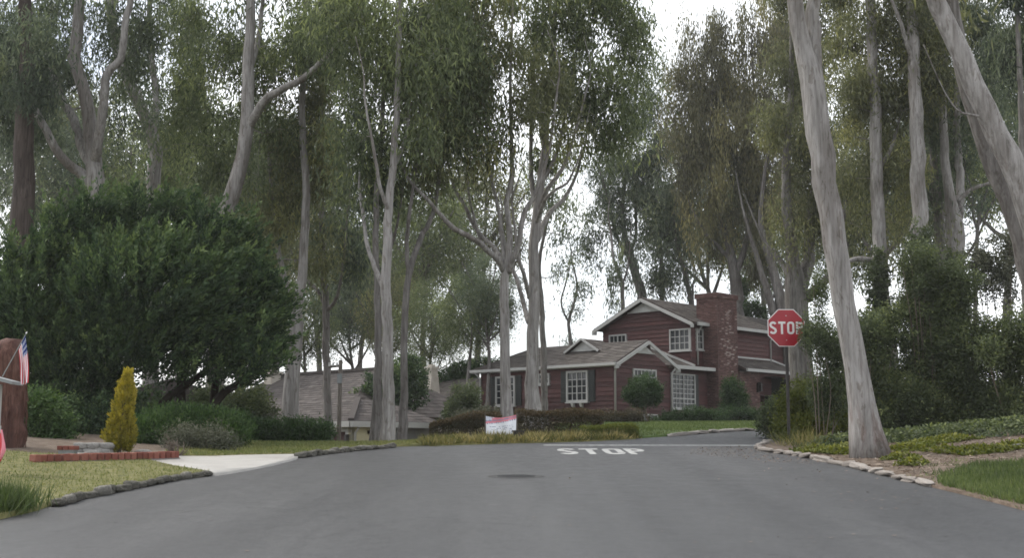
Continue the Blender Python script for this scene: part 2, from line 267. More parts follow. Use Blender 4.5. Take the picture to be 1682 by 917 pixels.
# ------------------------------------------------------------------ object helpers
def link(o, parent=None):
    COL.objects.link(o)
    if parent is not None: o.parent = parent
    return o
def tag(o, label=None, cat=None, group=None, kind=None):
    if label: o['label'] = label
    if cat: o['category'] = cat
    if group: o['group'] = group
    if kind: o['kind'] = kind
    return o
def empty(name, loc, label=None, cat=None, group=None, rz=0.0):
    o = bpy.data.objects.new(name, None); o.empty_display_size = 0.2
    o.location = loc; o.rotation_euler = (0, 0, rz); link(o)
    return tag(o, label, cat, group)
class MB:
    def __init__(s): s.v = []; s.f = []; s.m = []; s.t = []
    def add(s, vs, fs, mi=0, tint=0.5):
        k = len(s.v); s.v += [tuple(v) for v in vs]
        for f in fs: s.f.append(tuple(i + k for i in f)); s.m.append(mi); s.t.append(tint)
        return s
    def box(s, a, b, mi=0, tint=0.5):
        (x0, y0, z0), (x1, y1, z1) = a, b
        x0, x1 = min(x0, x1), max(x0, x1); y0, y1 = min(y0, y1), max(y0, y1); z0, z1 = min(z0, z1), max(z0, z1)
        return s.add([(x0, y0, z0), (x1, y0, z0), (x1, y1, z0), (x0, y1, z0), (x0, y0, z1), (x1, y0, z1), (x1, y1, z1), (x0, y1, z1)],
              [(0, 3, 2, 1), (4, 5, 6, 7), (0, 1, 5, 4), (1, 2, 6, 5), (2, 3, 7, 6), (3, 0, 4, 7)], mi, tint)
    def prism(s, poly, off, mi=0, tint=0.5):
        n = len(poly); P = [Vector(p) for p in poly]; O = Vector(off)
        vs = P + [p + O for p in P]
        fs = [tuple(range(n))[::-1], tuple(range(n, 2 * n))] + [(i, (i + 1) % n, n + (i + 1) % n, n + i) for i in range(n)]
        return s.add(vs, fs, mi, tint)
    def bar(s, a, b, w, h, up=(0, 0, 1), mi=0, tint=0.5):
        a, b = Vector(a), Vector(b); d = (b - a).normalized(); u = Vector(up)
        sd_ = d.cross(u)
        if sd_.length < 1e-4: sd_ = d.cross(Vector((1, 0, 0)))
        sd_.normalize(); u = sd_.cross(d).normalized()
        vs = []
        for p in (a, b):
            for i, j in ((-1, -1), (1, -1), (1, 1), (-1, 1)): vs.append(p + sd_ * (w / 2 * i) + u * (h / 2 * j))
        return s.add(vs, [(0, 1, 2, 3), (7, 6, 5, 4), (0, 4, 5, 1), (1, 5, 6, 2), (2, 6, 7, 3), (3, 7, 4, 0)], mi, tint)
    def tube(s, pts, rad, sides=8, mi=0, tint=0.5, cap=True, wob=0.0):
        pts = [Vector(p) for p in pts]; n = len(pts); k = len(s.v)
        prev = None
        for i, p in enumerate(pts):
            d = (pts[min(i + 1, n - 1)] - pts[max(i - 1, 0)])
            if d.length < 1e-6: d = Vector((0, 0, 1))
            d.normalize()
            if prev is None:
                a = d.cross(Vector((0, 1, 0)));  a = a if a.length > 1e-3 else d.cross(Vector((1, 0, 0)))
            else: a = prev - d * prev.dot(d)
            a.normalize(); prev = a; b = d.cross(a)
            for j in range(sides):
                th = 2 * math.pi * j / sides
                r = rad[i] * (1 + wob * (math.sin(3 * th + i * 0.7 + p.z) * 0.6 + math.sin(5 * th - i * 0.45) * 0.4))
                s.v.append(tuple(p + a * (r * math.cos(th)) + b * (r * math.sin(th))))
        for i in range(n - 1):
            for j in range(sides):
                q = (j + 1) % sides
                s.f.append((k + i * sides + j, k + i * sides + q, k + (i + 1) * sides + q, k + (i + 1) * sides + j)); s.m.append(mi); s.t.append(tint)
        if cap:
            s.f.append(tuple(k + j for j in range(sides))[::-1]); s.m.append(mi); s.t.append(tint)
            s.f.append(tuple(k + (n - 1) * sides + j for j in range(sides))); s.m.append(mi); s.t.append(tint)
        return s
    def mesh(s, name, mats, smooth=False, origin=None):
        me = bpy.data.meshes.new(name)
        v = s.v if origin is None else [(a - origin[0], b - origin[1], c - origin[2]) for a, b, c in s.v]
        me.from_pydata(v, [], s.f)
        for m in (mats if isinstance(mats, (list, tuple)) else [mats]): me.materials.append(m)
        if any(s.m): me.polygons.foreach_set('material_index', s.m)
        at_ = me.attributes.new('tint', 'FLOAT', 'FACE'); at_.data.foreach_set('value', s.t)
        if smooth: me.polygons.foreach_set('use_smooth', [True] * len(me.polygons))
        me.update(); return me
    def build(s, name, mats, parent=None, smooth=False, origin=None, **kw):
        o = bpy.data.objects.new(name, s.mesh(name, mats, smooth, origin)); link(o, parent); return tag(o, **kw)
def leaf_mesh(name, base, axis, side, tint, mat, folded=False):
    """one kite-shaped face for each leaf"""
    n = len(base)
    v = np.empty((n, 4, 3), np.float32)
    v[:, 0] = base; v[:, 1] = base + axis * 0.42 + side; v[:, 2] = base + axis; v[:, 3] = base + axis * 0.42 - side
    me = bpy.data.meshes.new(name)
    me.vertices.add(4 * n); me.vertices.foreach_set('co', v.ravel())
    me.loops.add(4 * n); me.loops.foreach_set('vertex_index', np.arange(4 * n, dtype=np.int32))
    me.polygons.add(n); me.polygons.foreach_set('loop_start', np.arange(0, 4 * n, 4, dtype=np.int32)); me.polygons.foreach_set('loop_total', np.full(n, 4, np.int32))
    a = me.attributes.new('tint', 'FLOAT', 'FACE'); a.data.foreach_set('value', np.clip(tint, 0, 1).astype(np.float32))
    me.materials.append(mat); me.update(calc_edges=True)
    global NLEAF; NLEAF += n
    return me
NLEAF = 0
def unit(a): return a / np.maximum(np.linalg.norm(a, axis=1, keepdims=True), 1e-6)
def blades(n, centers, length, width, lean, up=1.0):
    """base, axis, side arrays for grass-like blades"""
    ax = np.stack([rng.normal(0, lean, n), rng.normal(0, lean, n), np.full(n, up)], 1); ax = unit(ax)
    ln = length * rng.uniform(0.55, 1.35, n)[:, None]
    sd_ = unit(np.cross(ax, rng.normal(0, 1, (n, 3)))) * (width * rng.uniform(0.7, 1.3, n)[:, None] / 2)
    return centers, ax * ln, sd_
def resample(pts, rad, step):
    """Catmull-Rom through the given points"""
    P = [np.array(p, float) for p in pts]; out, ro = [], []
    for i in range(len(P) - 1):
        p0 = P[max(i - 1, 0)]; p1 = P[i]; p2 = P[i + 1]; p3 = P[min(i + 2, len(P) - 1)]
        n = max(1, int(np.linalg.norm(p2 - p1) / step))
        for k in range(n):
            t = k / n
            out.append(0.5 * (2 * p1 + (p2 - p0) * t + (2 * p0 - 5 * p1 + 4 * p2 - p3) * t * t + (3 * p1 - p0 - 3 * p2 + p3) * t ** 3))
            ro.append(rad[i] * (1 - t) + rad[i + 1] * t)
    out.append(P[-1]); ro.append(rad[-1]); return out, ro
def inpoly(x, y, poly):
    ins = np.zeros(x.shape, bool); n = len(poly)
    for i in range(n):
        (x0, y0), (x1, y1) = poly[i][:2], poly[(i + 1) % n][:2]
        c = ((y0 > y) != (y1 > y)) & (x < (x1 - x0) * (y - y0) / (y1 - y0 + 1e-12) + x0)
        ins ^= c
    return ins
def densify(poly, step=0.5):
    out = []
    for i in range(len(poly)):
        a = Vector(poly[i][:2]); b = Vector(poly[(i + 1) % len(poly)][:2]); n = max(1, int((b - a).length / step))
        out += [a.lerp(b, k / n) for k in range(n)]
    return out
def smoothpoly(pts, step=0.4):
    o, _ = resample([(p[0], p[1], 0) for p in pts], [0] * len(pts), step); return [(p[0], p[1]) for p in o]
def sheet(name, poly, off, mat, step=0.8, parent=None, zf=None, **kw):
    b = densify(poly, step); n = len(b)
    xs = [p[0] for p in b]; ys = [p[1] for p in b]
    gx, gy = np.meshgrid(np.arange(min(xs), max(xs), step), np.arange(min(ys), max(ys), step))
    gx = gx.ravel(); gy = gy.ravel(); k = inpoly(gx, gy, [(p[0], p[1]) for p in b])
    pts = b + [Vector((x, y)) for x, y in zip(gx[k], gy[k])]
    vs, es, fs, *_ = delaunay_2d_cdt(pts, [(i, (i + 1) % n) for i in range(n)], [], 1, 1e-4)
    z = (zf or T)(np.array([v[0] for v in vs]), np.array([v[1] for v in vs])) + off
    mb = MB(); mb.add([(v[0], v[1], zz) for v, zz in zip(vs, z)], fs)
    o = mb.build(name, mat, parent, smooth=True, **kw)
    if name != 'road':
        bm = bmesh.new(); bm.from_mesh(o.data); ex = bmesh.ops.extrude_edge_only(bm, edges=[e for e in bm.edges if e.is_boundary])
        for v in ex['geom']:
            if isinstance(v, bmesh.types.BMVert): v.co.z -= .16
        bm.to_mesh(o.data); bm.free()
    return o
def scatter(poly, n):
    xs = [p[0] for p in poly]; ys = [p[1] for p in poly]; out = np.empty((0, 2))
    while len(out) < n:
        q = np.stack([rng.uniform(min(xs), max(xs), n), rng.uniform(min(ys), max(ys), n)], 1)
        out = np.concatenate([out, q[inpoly(q[:, 0], q[:, 1], poly)]])
    return out[:n]

# ================================================================== THE SETTING
g2 = lambda px, py: tuple(plane_gp(px, py)[:2])
LEFT = smoothpoly([(-5.2, -14), (-5.2, 6), g2(60, 842), g2(92, 831), g2(220, 803), g2(345, 782), g2(430, 768), g2(487, 755), g2(560, 744), g2(640, 737), g2(740, 732.5),
        g2(850, 729), g2(950, 726.5), g2(1045, 722), g2(1100, 718), g2(1180, 711), g2(1248, 706), (9.5, 36.6), (14, 38.2), (24, 40), (70, 44)])
RIGHT = smoothpoly([(4.9, -14), (4.95, 6), g2(1690, 842), g2(1530, 801), g2(1400, 769), g2(1310, 750), g2(1252, 741), g2(1247, 735.5), g2(1268, 729), (6.2, 28.0), (8.0, 29.6), (12, 30.8), (24, 32), (70, 36)])
ROAD = LEFT + RIGHT[::-1]
# ground: one sheet out to the horizon, let down under the road
ax_ = np.unique(np.concatenate([np.arange(-30, 45, 0.5), np.linspace(-600, -30, 40), np.linspace(45, 600, 40)]))
ay_ = np.unique(np.concatenate([np.arange(-15, 75, 0.5), np.linspace(-60, -15, 12), np.linspace(75, 900, 60)]))
GX, GY = np.meshgrid(ax_, ay_)
GZ = T(GX, GY) - 0.14 * inpoly(GX.ravel(), GY.ravel(), ROAD).reshape(GX.shape) - 0.02
nx, ny = len(ax_), len(ay_)
idx = np.arange(nx * ny).reshape(ny, nx)
q = np.stack([idx[:-1, :-1], idx[:-1, 1:], idx[1:, 1:], idx[1:, :-1]], -1).reshape(-1, 4)
mb = MB(); mb.v = list(zip(GX.ravel(), GY.ravel(), GZ.ravel())); mb.f = [tuple(f) for f in q]; mb.m = [0] * len(mb.f); mb.t = [0.5] * len(mb.f)
mb.build('ground', WILD, smooth=True, kind='structure')
roadz = lambda x, y: SL * np.minimum(y, 33) + 0.033 * np.clip(y - 33, 0, 29)
def shift(P, d):
    out = []
    for i in range(len(P)):
        a, b = P[max(i - 1, 0)], P[min(i + 1, len(P) - 1)]; t = Vector((b[0] - a[0], b[1] - a[1])).normalized(); out.append((P[i][0] - t.y * d, P[i][1] + t.x * d))
    return out
ROADX = shift(LEFT, 0.3) + shift(RIGHT, -0.12)[::-1]
road = sheet('road', ROADX, 0.0, ASPHALT, 0.8, zf=lambda x, y: roadz(x, y), kind='structure')

# painted markings
def strokes(mb, path, w, tf, closed=False, z=0.0, th=0.0):
    """flat ribbon along a path in letter space; tf maps (u, v) to a point"""
    P = [Vector(p) for p in path]; n = len(P); L_, R_ = [], []
    for i, p in enumerate(P):
        a = P[(i - 1) % n] if (closed or i > 0) else p; b = P[(i + 1) % n] if (closed or i < n - 1) else p
        d0 = (p - a); d1 = (b - p)
        d0 = d0.normalized() if d0.length > 1e-9 else None; d1 = d1.normalized() if d1.length > 1e-9 else None
        d = ((d0 or d1) + (d1 or d0)); d = d.normalized() if d.length > 1e-6 else d1
        nn = Vector((-d.y, d.x)); c = max(0.5, nn.dot(Vector((-(d1 or d0).y, (d1 or d0).x))))
        L_.append(p + nn * (w / 2 / c)); R_.append(p - nn * (w / 2 / c))
    m = n if closed else n - 1
    for i in range(m):
        j = (i + 1) % n
        quad = [R_[i], R_[j], L_[j], L_[i]]
        if th: mb.prism([tf(*c_) for c_ in quad], tf.normal * th)
        else: mb.add([tf(*c_) for c_ in quad], [(0, 1, 2, 3)])
def arc(cx, cy, rx, ry, a0, a1, n=8):
    return [(cx + rx * math.cos(R(a0 + (a1 - a0) * i / n)), cy + ry * math.sin(R(a0 + (a1 - a0) * i / n))) for i in range(n + 1)]
def letter(c, h, w, t):
    """centre lines of a block letter with height h, width w, stroke t"""
    i = t / 2
    if c == 'T': return [([(0, h - i), (w, h - i)], False), ([(w / 2, 0), (w / 2, h - t)], False)]
    if c == 'O':
        r = w * 0.42
        return [(arc(w - i - (r - i), h - i - (r - i), r - i, r - i, 0, 90, 5) + arc(r, h - r, r - i, r - i, 90, 180, 5) + arc(r, r, r - i, r - i, 180, 270, 5) + arc(w - r, r, r - i, r - i, 270, 360, 5), True)]
    if c == 'P':
        r = h * 0.29
        return [([(i, 0), (i, h)], False), ([(t, h - i), (w - r, h - i)] + arc(w - r, h - r, r - i, r - i, 90, -90, 8)[1:] + [(t, h - 2 * r + i)], False)]
    if c == 'S':
        r = h * 0.27
        return [(arc(w - r, h - r, r - i, r - i, 20, 90, 5) + arc(r, h - r, r - i, r - i, 90, 250, 8) + arc(w - r, r, r - i, r - i, 70, -90, 8) + arc(r, r, r - i, r - i, 270, 200, 5), False)]
a_ = plane_gp(919, 747.2); b_2 = plane_gp(1070, 747.2); c_ = plane_gp(925, 737.8)
tw = (b_2.x - a_.x); thh = c_.y - a_.y
class TF:
    def __init__(s, fn, normal=Vector((0, 0, 1))): s.fn = fn; s.normal = normal
    def __call__(s, u, v): return s.fn(u, v)
lw = tw / 4.5
marks = empty('stop_marking', (0, 0, 0)); marks.parent = road; marks['label'] = 'white STOP lettering painted across the asphalt'
for k, ch in enumerate('STOP'):
    mb = MB()
    tf = TF(lambda u, v, k=k: Vector((a_.x + k * lw * 1.17 + u, a_.y + v, SL * (a_.y + v) + 0.004)))
    # letters are drawn stretched along the road
    kst = thh / (lw * 1.75); tf2 = TF(lambda u, v, tf=tf: tf(u, v * kst))
    for path, closed in letter(ch, lw * 1.75, lw, lw * .34):
        mb2 = MB(); strokes(mb2, path, lw * .34, tf2, closed); mb.add(mb2.v, mb2.f)
    mb.build('painted_letter', PAINT, marks)
mb = MB(); ln0 = plane_gp(893, 732.8); ln1 = plane_gp(1263, 733.2)
ww = 0.30
mb.add([(ln0.x, ln0.y, SL * ln0.y + .004), (ln1.x, ln1.y, SL * ln1.y + .004), (ln1.x, ln1.y + ww, SL * (ln1.y + ww) + .004), (ln0.x, ln0.y + ww, SL * (ln0.y + ww) + .004)], [(0, 1, 2, 3)])
mb.build('stop_line', PAINT, road)
# fallen flakes of bark and leaf on the road
fl = scatter([(x, y) for x, y in ((4.9, 8), (4.9, 27), (1.0, 27), (-0.5, 12))], 90)
fl = np.concatenate([fl, scatter([(3.6, 14), (5.0, 14), (5.0, 26), (3.6, 26)], 260), scatter([(-4.5, 8), (4.5, 8), (4.5, 26), (-3, 26)], 70)])
fl = fl[inpoly(fl[:, 0], fl[:, 1], ROAD)]
n = len(fl); cz = np.stack([fl[:, 0], fl[:, 1], SL * fl[:, 1] + 0.008], 1)
axv = np.stack([rng.normal(0, 1, n), rng.normal(0, 1, n), rng.normal(0.0, 0.06, n)], 1); axv = unit(axv) * rng.uniform(0.02, 0.07, n)[:, None]
sdv = unit(np.cross(axv, [0, 0, 1])) * rng.uniform(0.006, 0.02, n)[:, None]
o = link(bpy.data.objects.new('fallen_leaves', leaf_mesh('fallen_leaves', cz, axv, sdv, rng.uniform(0.45, 1, n), LITTER))); tag(o, 'dry leaf and bark flakes scattered over the asphalt', 'leaf litter', kind='stuff')

# concrete apron on the driveway to the left
APR = [g2(246, 764), g2(308, 774.5), g2(347, 782.5), g2(362, 782), g2(430, 770), g2(487, 756), g2(489, 749.5), g2(400, 751), g2(300, 755), g2(180, 757.5), g2(100, 760)]
sheet('driveway', smoothpoly(APR[:7]) + APR[7:], 0.035, CONC, 0.5, zf=lambda x, y: np.maximum(roadz(x, y), T(x, y)), kind='structure')

# lawns and beds
def soft(pts): return smoothpoly(pts + [pts[0]])[:-1]
LAWN1 = [(-5.3, 6)] + [g2(60, 840), g2(92, 829), g2(220, 801), g2(300, 786), g2(344, 780), g2(305, 773.5), g2(246, 764), g2(200, 761), g2(60, 764), (-14, 21.4), (-16, 6)]
lawn1 = sheet('lawn', LAWN1, 0.05, TURF, 0.5, kind='structure')
LAWN2 = [g2(489, 749), g2(560, 742), g2(640, 735), g2(742, 731.5), (-1.0, 30.6), (-3.2, 32.5), (-9, 29.5), g2(300, 742), g2(270, 752), g2(300, 754.5), g2(400, 750.5)]
sheet('verge_lawn', LAWN2, 0.04, TURF, 0.5, kind='structure')
BED1 = [g2(60, 763), g2(245, 763), g2(300, 754), g2(300, 742), (-9, 29.5), (-14, 32), (-18, 28), (-14, 21.4)]
sheet('planting_bed', BED1, 0.03, SOIL, 0.6, kind='structure')
LAWN3 = [g2(1047, 721), g2(1100, 717.4), g2(1180, 710.4), g2(1246, 705.4), (7.3, 37.5), (9.0, 46), (11.4, 55.5), (10.5, 57), (4, 54), (1.5, 45), (1.2, 36), (2.2, 31)]
sheet('front_lawn', LAWN3, 0.04, TURFG, 0.6, kind='structure')
DRV = [g2(1250, 705.8), (9.3, 36.4), (10.5, 42), (13.4, 56), (16.5, 64), (13.2, 66), (11.4, 57), (9.2, 46), (7.4, 37.6)]
sheet('garage_drive', DRV, 0.02, ASPHALT, 0.6, kind='structure')
BANK = [(x, y) for x, y in RIGHT if 6 < y < 28.1 and x < 6.3] + [(9, 28.9), (13, 29.5), (20, 29), (24, 20), (20, 6)]
sheet('earth_bank', BANK, 0.03, SOIL, 0.5, kind='structure')

def grass(name, poly, n, length, width, mat, lean, label, cat='grass', tb=(0.2, 0.8), off=0.03, patch=3.0):
    p = scatter(poly, n); c = np.stack([p[:, 0], p[:, 1], T(p[:, 0], p[:, 1]) + off], 1)
    b, a, s_ = blades(n, c, length, width, lean)
    ph = rng.uniform(0, 6, 4)
    t = 0.5 + 0.25 * np.sin(p[:, 0] * patch + ph[0] + np.sin(p[:, 1] * patch * 0.7 + ph[1]) * 1.5) * np.sin(p[:, 1] * patch * 0.8 + ph[2])
    t = tb[0] + (tb[1] - tb[0]) * np.clip(t + rng.normal(0, 0.22, n), 0, 1)
    o = link(bpy.data.objects.new(name, leaf_mesh(name, b, a, s_, t, mat))); return tag(o, label, cat, kind='stuff')
grass('lawn_grass', LAWN1, 60000, 0.055, 0.012, GDRY, 0.5, 'short sun-bleached lawn grass in front of the brick edging', patch=1.7)
grass('verge_grass', LAWN2, 34000, 0.06, 0.016, GDRY, 0.5, 'thin yellowing grass on the verge beyond the concrete apron', patch=1.2)
grass('front_lawn_grass', LAWN3, 26000, 0.06, 0.02, GGRN, 0.5, 'bright green mown lawn grass below the red house')
GP = [g2(1540, 801), g2(1690, 838), (7.5, 12.5), (9.5, 13.5), (8.6, 17.4), g2(1600, 778), g2(1545, 789)]
grass('bank_grass', GP, 26000, 0.11, 0.012, GGRN, 0.35, 'lush green grass patch at the foot of the earth bank', off=0.02, tb=(0, .8))
grass('corner_grass', [(-5.1, 8.5), (-4.85, 13.4), (-5.5, 13.8), (-7, 13), (-8, 9)], 5000, 0.20, 0.014, GGRN, 0.35, 'unmown grass tufts beside the road near the camera', tb=(0, .6))
EDGE = [(x, y) for x, y in LEFT if 24.5 < y < 29.2 and x < 3.8]
VER = [(x - 0.06, y + 0.05) for x, y in EDGE] + [(x - 0.1, y + 1.5) for x, y in EDGE[::-1]]
VERY = [p for p in VER if p[0] > -1.9]
sheet('straw_verge', [(x, y) for x, y in EDGE if x > -1.95] + [(x - .1, y + 4.5) for x, y in EDGE[::-1] if x > -1.95], 0.015, TURF, .5, kind='structure')
def tufts(name, poly, nt, per, h0, h1, wd, mat, label, tb, sp=.09):
    c = scatter(poly, nt); hh = rng.uniform(h0, h1, nt); tt = rng.uniform(*tb, nt); ci = np.repeat(np.arange(nt), per); n = nt * per
    p = c[ci] + rng.normal(0, sp, (n, 2)); b0 = np.stack([p[:, 0], p[:, 1], T(p[:, 0], p[:, 1]) + .01], 1)
    a = unit(np.stack([rng.normal(0, .5, n) + (p[:, 0] - c[ci][:, 0]) * 4, rng.normal(0, .5, n) + (p[:, 1] - c[ci][:, 1]) * 4, np.ones(n)], 1)); l_ = (hh[ci] * rng.uniform(.5, 1.2, n))[:, None]
    sd_ = unit(np.cross(a, rng.normal(0, 1, (n, 3)))) * wd / 2
    o = link(bpy.data.objects.new(name, leaf_mesh(name, b0, a * l_, sd_, tt[ci] + rng.normal(0, .12, n), mat))); return tag(o, label, 'grass', kind='stuff')
tufts('straw_grass', VERY, 420, 34, .06, .26, .018, GYEL, 'straw coloured grass tufts along the far road edge', (.0, .95))
tufts('bank_tufts', [g2(1520, 795), g2(1700, 842), (8, 12.6), (10, 14), (9.4, 18.2), g2(1560, 768), g2(1500, 782)], 150, 16, .05, .15, .012, GGRN, 'stray grass tufts fringing the green patch on the bank', (.1, .9), .08)
tufts('kerb_weeds', [g2(1268, 738), g2(1330, 746), (6.4, 26.4), (5.7, 27.2), (5.4, 26.8)], 30, 18, .15, .5, .014, GYEL, 'dry weeds standing round the stop sign post', (.0, .6), .07)

# earth bank litter and ground cover
def litter(name, poly, n, lmin, lmax, wmin, wmax, label, mat=LITTER, tb=(0, 0.9), off=0.035):
    p = scatter(poly, n); c = np.stack([p[:, 0], p[:, 1], T(p[:, 0], p[:, 1]) + off], 1)
    a = np.stack([rng.normal(0, 1, n), rng.normal(0, 1, n), rng.normal(0.03, 0.12, n)], 1); a = unit(a) * rng.uniform(lmin, lmax, n)[:, None]
    s_ = unit(np.cross(a, np.stack([rng.normal(0, .3, n), rng.normal(0, .3, n), np.ones(n)], 1))) * rng.uniform(wmin, wmax, n)[:, None]
    o = link(bpy.data.objects.new(name, leaf_mesh(name, c, a, s_, rng.uniform(*tb, n), mat))); return tag(o, label, 'leaf litter', kind='stuff')
BK2 = [p for p in BANK]
litter('kerb_litter', [(3.2, 23.2), (4.55, 20.5), (5.05, 20.5), (4.75, 24.2), (4.75, 26.0), (3.6, 25.4)], 900, 0.015, 0.06, 0.004, 0.012, 'brown leaf litter gathered on the asphalt at the kerb corner', tb=(.1, .8), off=.008)
litter('bark_litter', [(5.25, 17.2), (5.2, 24), (5.6, 27), (9, 27), (13, 24), (12, 17.4), (8, 17.6)], 11000, 0.03, 0.15, 0.005, 0.016, 'brown bark strips and dry leaves covering the earth bank')
def cover(name, spots, n, lsize, mat, label, height=0.12):
    """low creeping plants: leaf rosettes over patches"""
    P = []
    for (x, y, r) in spots:
        k = int(n * r * r / sum(s_[2] ** 2 for s_ in spots)); th = rng.uniform(0, 2 * math.pi, k); rr = r * np.sqrt(rng.uniform(0, 1, k)) * (1 + 0.25 * np.sin(3 * th + x))
        P.append(np.stack([x + rr * np.cos(th), y + rr * np.sin(th) * 1.0, height * rng.uniform(0, 1, k) ** 0.8 * np.clip(1.2 - rr / r, 0.15, 1)], 1))
    P = np.concatenate(P); n = len(P); c = P.copy(); c[:, 2] += T(P[:, 0], P[:, 1]) + 0.03
    a = unit(np.stack([rng.normal(0, 1, n), rng.normal(0, 1, n), rng.normal(0.35, 0.4, n)], 1)) * (lsize * rng.uniform(0.6, 1.3, n))[:, None]
    s_ = unit(np.cross(a, np.stack([rng.normal(0, .5, n), rng.normal(0, .5, n), np.ones(n)], 1))) * (lsize * 0.33 * rng.uniform(0.7, 1.2, n))[:, None]
    t = np.clip(0.25 + P[:, 2] / height * 0.4 + rng.normal(0, 0.2, n), 0, 1)
    o = link(bpy.data.objects.new(name, leaf_mesh(name, c, a, s_, t, mat))); return tag(o, label, 'ground cover', kind='stuff')
G = lambda px, py: gp(px, py)
def spots(lst): return [(G(px, py).x, G(px, py).y, r) for px, py, r in lst]
cover('yellow_ground_cover', spots([(1490, 742, .45), (1515, 735, .4), (1545, 745, .3), (1480, 758, .3), (1500, 768, .25), (1365, 748, .5), (1395, 742, .5), (1340, 745, .4), (1600, 747, .5), (1640, 745, .35), (1420, 735, .4), (1560, 728, .5), (1670, 738, .4)]), 9000, 0.07, LY, 'yellow-green creeping plants spreading over the earth bank')
cover('green_ground_cover', spots([(1480, 725, .9), (1540, 718, .9), (1600, 712, 1.0), (1660, 706, 1.0), (1700, 712, 1.0), (1370, 735, .6), (1450, 728, .6), (1400, 730, .6)]), 14000, 0.08, LS, 'dark green creeping plants under the tall shrubs', 0.22)

# kerbs: every stone its own piece
def rock_mesh(seed, sub=2, sx=1, sy=1, sz=1, rough=0.25, name='stone', mat=STONE, boxy=0.5):
    r_ = np.random.default_rng(seed); bm = bmesh.new(); bmesh.ops.create_icosphere(bm, subdivisions=sub, radius=1)
    d = r_.normal(0, 1, (7, 3)); ph = r_.uniform(0, 6, 7); am = r_.uniform(0.3, 1, 7)
    for v in bm.verts:
        c = np.array(v.co); m = np.max(np.abs(c)); c = c * (1 - boxy) + c / m * boxy * 0.85
        k = 1 + rough * sum(am[i] * math.sin((2.3 if i < 4 else 6.5) * float(np.dot(d[i], c)) + ph[i]) * (1 if i < 4 else .45) for i in range(7)) / 3
        v.co = (c[0] * k * sx, c[1] * k * sy, c[2] * k * sz)
    me = bpy.data.meshes.new(name); bm.to_mesh(me); bm.free()
    a = me.attributes.new('tint', 'FLOAT', 'FACE'); a.data.foreach_set('value', np.clip(r_.normal(0.5, 0.06, len(me.polygons)) + r_.uniform(-.15, .25), 0, 1))
    me.polygons.foreach_set('use_smooth', [True] * len(me.polygons)); me.materials.append(mat); return me
def kerb(name, path, label, mat, lmin, lmax, w, h, group=None, sink=0.35):
    pts = [Vector((p[0], p[1], 0)) for p in path]
    root = empty(name, (pts[0].x, pts[0].y, float(roadz(pts[0].x, pts[0].y))), label, 'kerb', group)
    meshes = [rock_mesh(100 + k, 3, 1, 1, 1, 0.3, 'kerb_stone', mat, 0.5) for k in range(7)]
    L = [0.0]
    for a, b in zip(pts, pts[1:]): L.append(L[-1] + (b - a).length)
    s_ = 0.0
    while s_ < L[-1] - 0.05:
        ln = random.uniform(lmin, lmax); m = s_ + ln / 2
        k = max(i for i in range(len(L) - 1) if L[i] <= min(m, L[-1] - 1e-4)); d = (pts[k + 1] - pts[k]).normalized(); p = pts[k] + d * (min(m, L[-1]) - L[k])
        o = link(bpy.data.objects.new('kerb_stone', random.choice(meshes)), root)
        hh = h * random.uniform(0.75, 1.25)
        o.location = (p.x - root.location.x + random.uniform(-.02, .02), p.y - root.location.y, float(roadz(p.x, p.y)) - root.location.z + hh * 0.45)
        o.scale = (ln * 0.56, w * 0.5 * random.uniform(.85, 1.2), hh * 0.62); o.rotation_euler = (random.uniform(-.1, .1), random.uniform(-.08, .08), math.atan2(d.y, d.x) + random.uniform(-.12, .12))
        s_ += ln
    return root
def between(P, f): return [p for p in P if f(p)]
kerb('stone_kerb', smoothpoly([g2(88, 834), g2(150, 818), g2(220, 804), g2(290, 790), g2(347, 782)], .2), 'rough grey stone kerb edging the sun-bleached lawn', STONE, 0.12, 0.32, 0.13, 0.085)
kerb('stone_kerb', smoothpoly([g2(490, 753.5), g2(520, 749), g2(560, 744), g2(605, 739.5), g2(648, 736)], .2), 'low stone kerb curving along the verge past the concrete apron', STONE, 0.12, 0.32, 0.16, 0.085)
kerb('broken_kerb', between(RIGHT, lambda p: 15.9 < p[1] < 27.2 and p[0] < 6.1), 'pale broken concrete kerb below the earth bank and stop sign', CURB, 0.3, 0.8, 0.13, 0.075)
kerb('lawn_kerb', between(LEFT, lambda p: p[0] > 3.6 and 28.5 < p[1] < 36 and p[0] < 9), 'thin pale kerb along the bright green front lawn', CURB, 0.5, 1.0, 0.14, 0.07)

# manhole cover
p = plane_gp(848, 783.5); mh = empty('manhole_cover', (p.x, p.y, SL * p.y), 'round dark iron manhole cover set in the asphalt', 'manhole cover')
mb = MB(); ringn = 28
tilt = lambda r, th, z: (r * math.cos(th), r * math.sin(th), SL * r * math.sin(th) + z)
for i in range(ringn):
    a0, a1 = 2 * math.pi * i / ringn, 2 * math.pi * (i + 1) / ringn
    mb.add([tilt(.30, a0, .006), tilt(.36, a0, .006), tilt(.36, a1, .006), tilt(.30, a1, .006)], [(0, 1, 2, 3)]); mb.add([tilt(.36, a0, .006), tilt(.40, a0, .002), tilt(.40, a1, .002), tilt(.36, a1, .006)], [(0, 1, 2, 3)])
    mb.add([tilt(.30, a0, .006), tilt(.30, a1, .006), tilt(.295, a1, .003), tilt(.295, a0, .003)], [(0, 1, 2, 3)])
mb.build('rim', IRON, mh)
mb = MB(); mb.add([tilt(.293, 2 * math.pi * i / ringn, .0045) for i in range(ringn)], [tuple(range(ringn))])
for k in range(-4, 5):
    hw = math.sqrt(max(0, .27 ** 2 - (k * .06) ** 2)); mb.prism([(-hw, k * .06 - .01, SL * k * .06 + .0046), (hw, k * .06 - .01, SL * k * .06 + .0046), (hw, k * .06 + .01, SL * k * .06 + .0047), (-hw, k * .06 + .01, SL * k * .06 + .0047)], (0, 0, .002))
mb.build('lid', ASPHALT, mh)

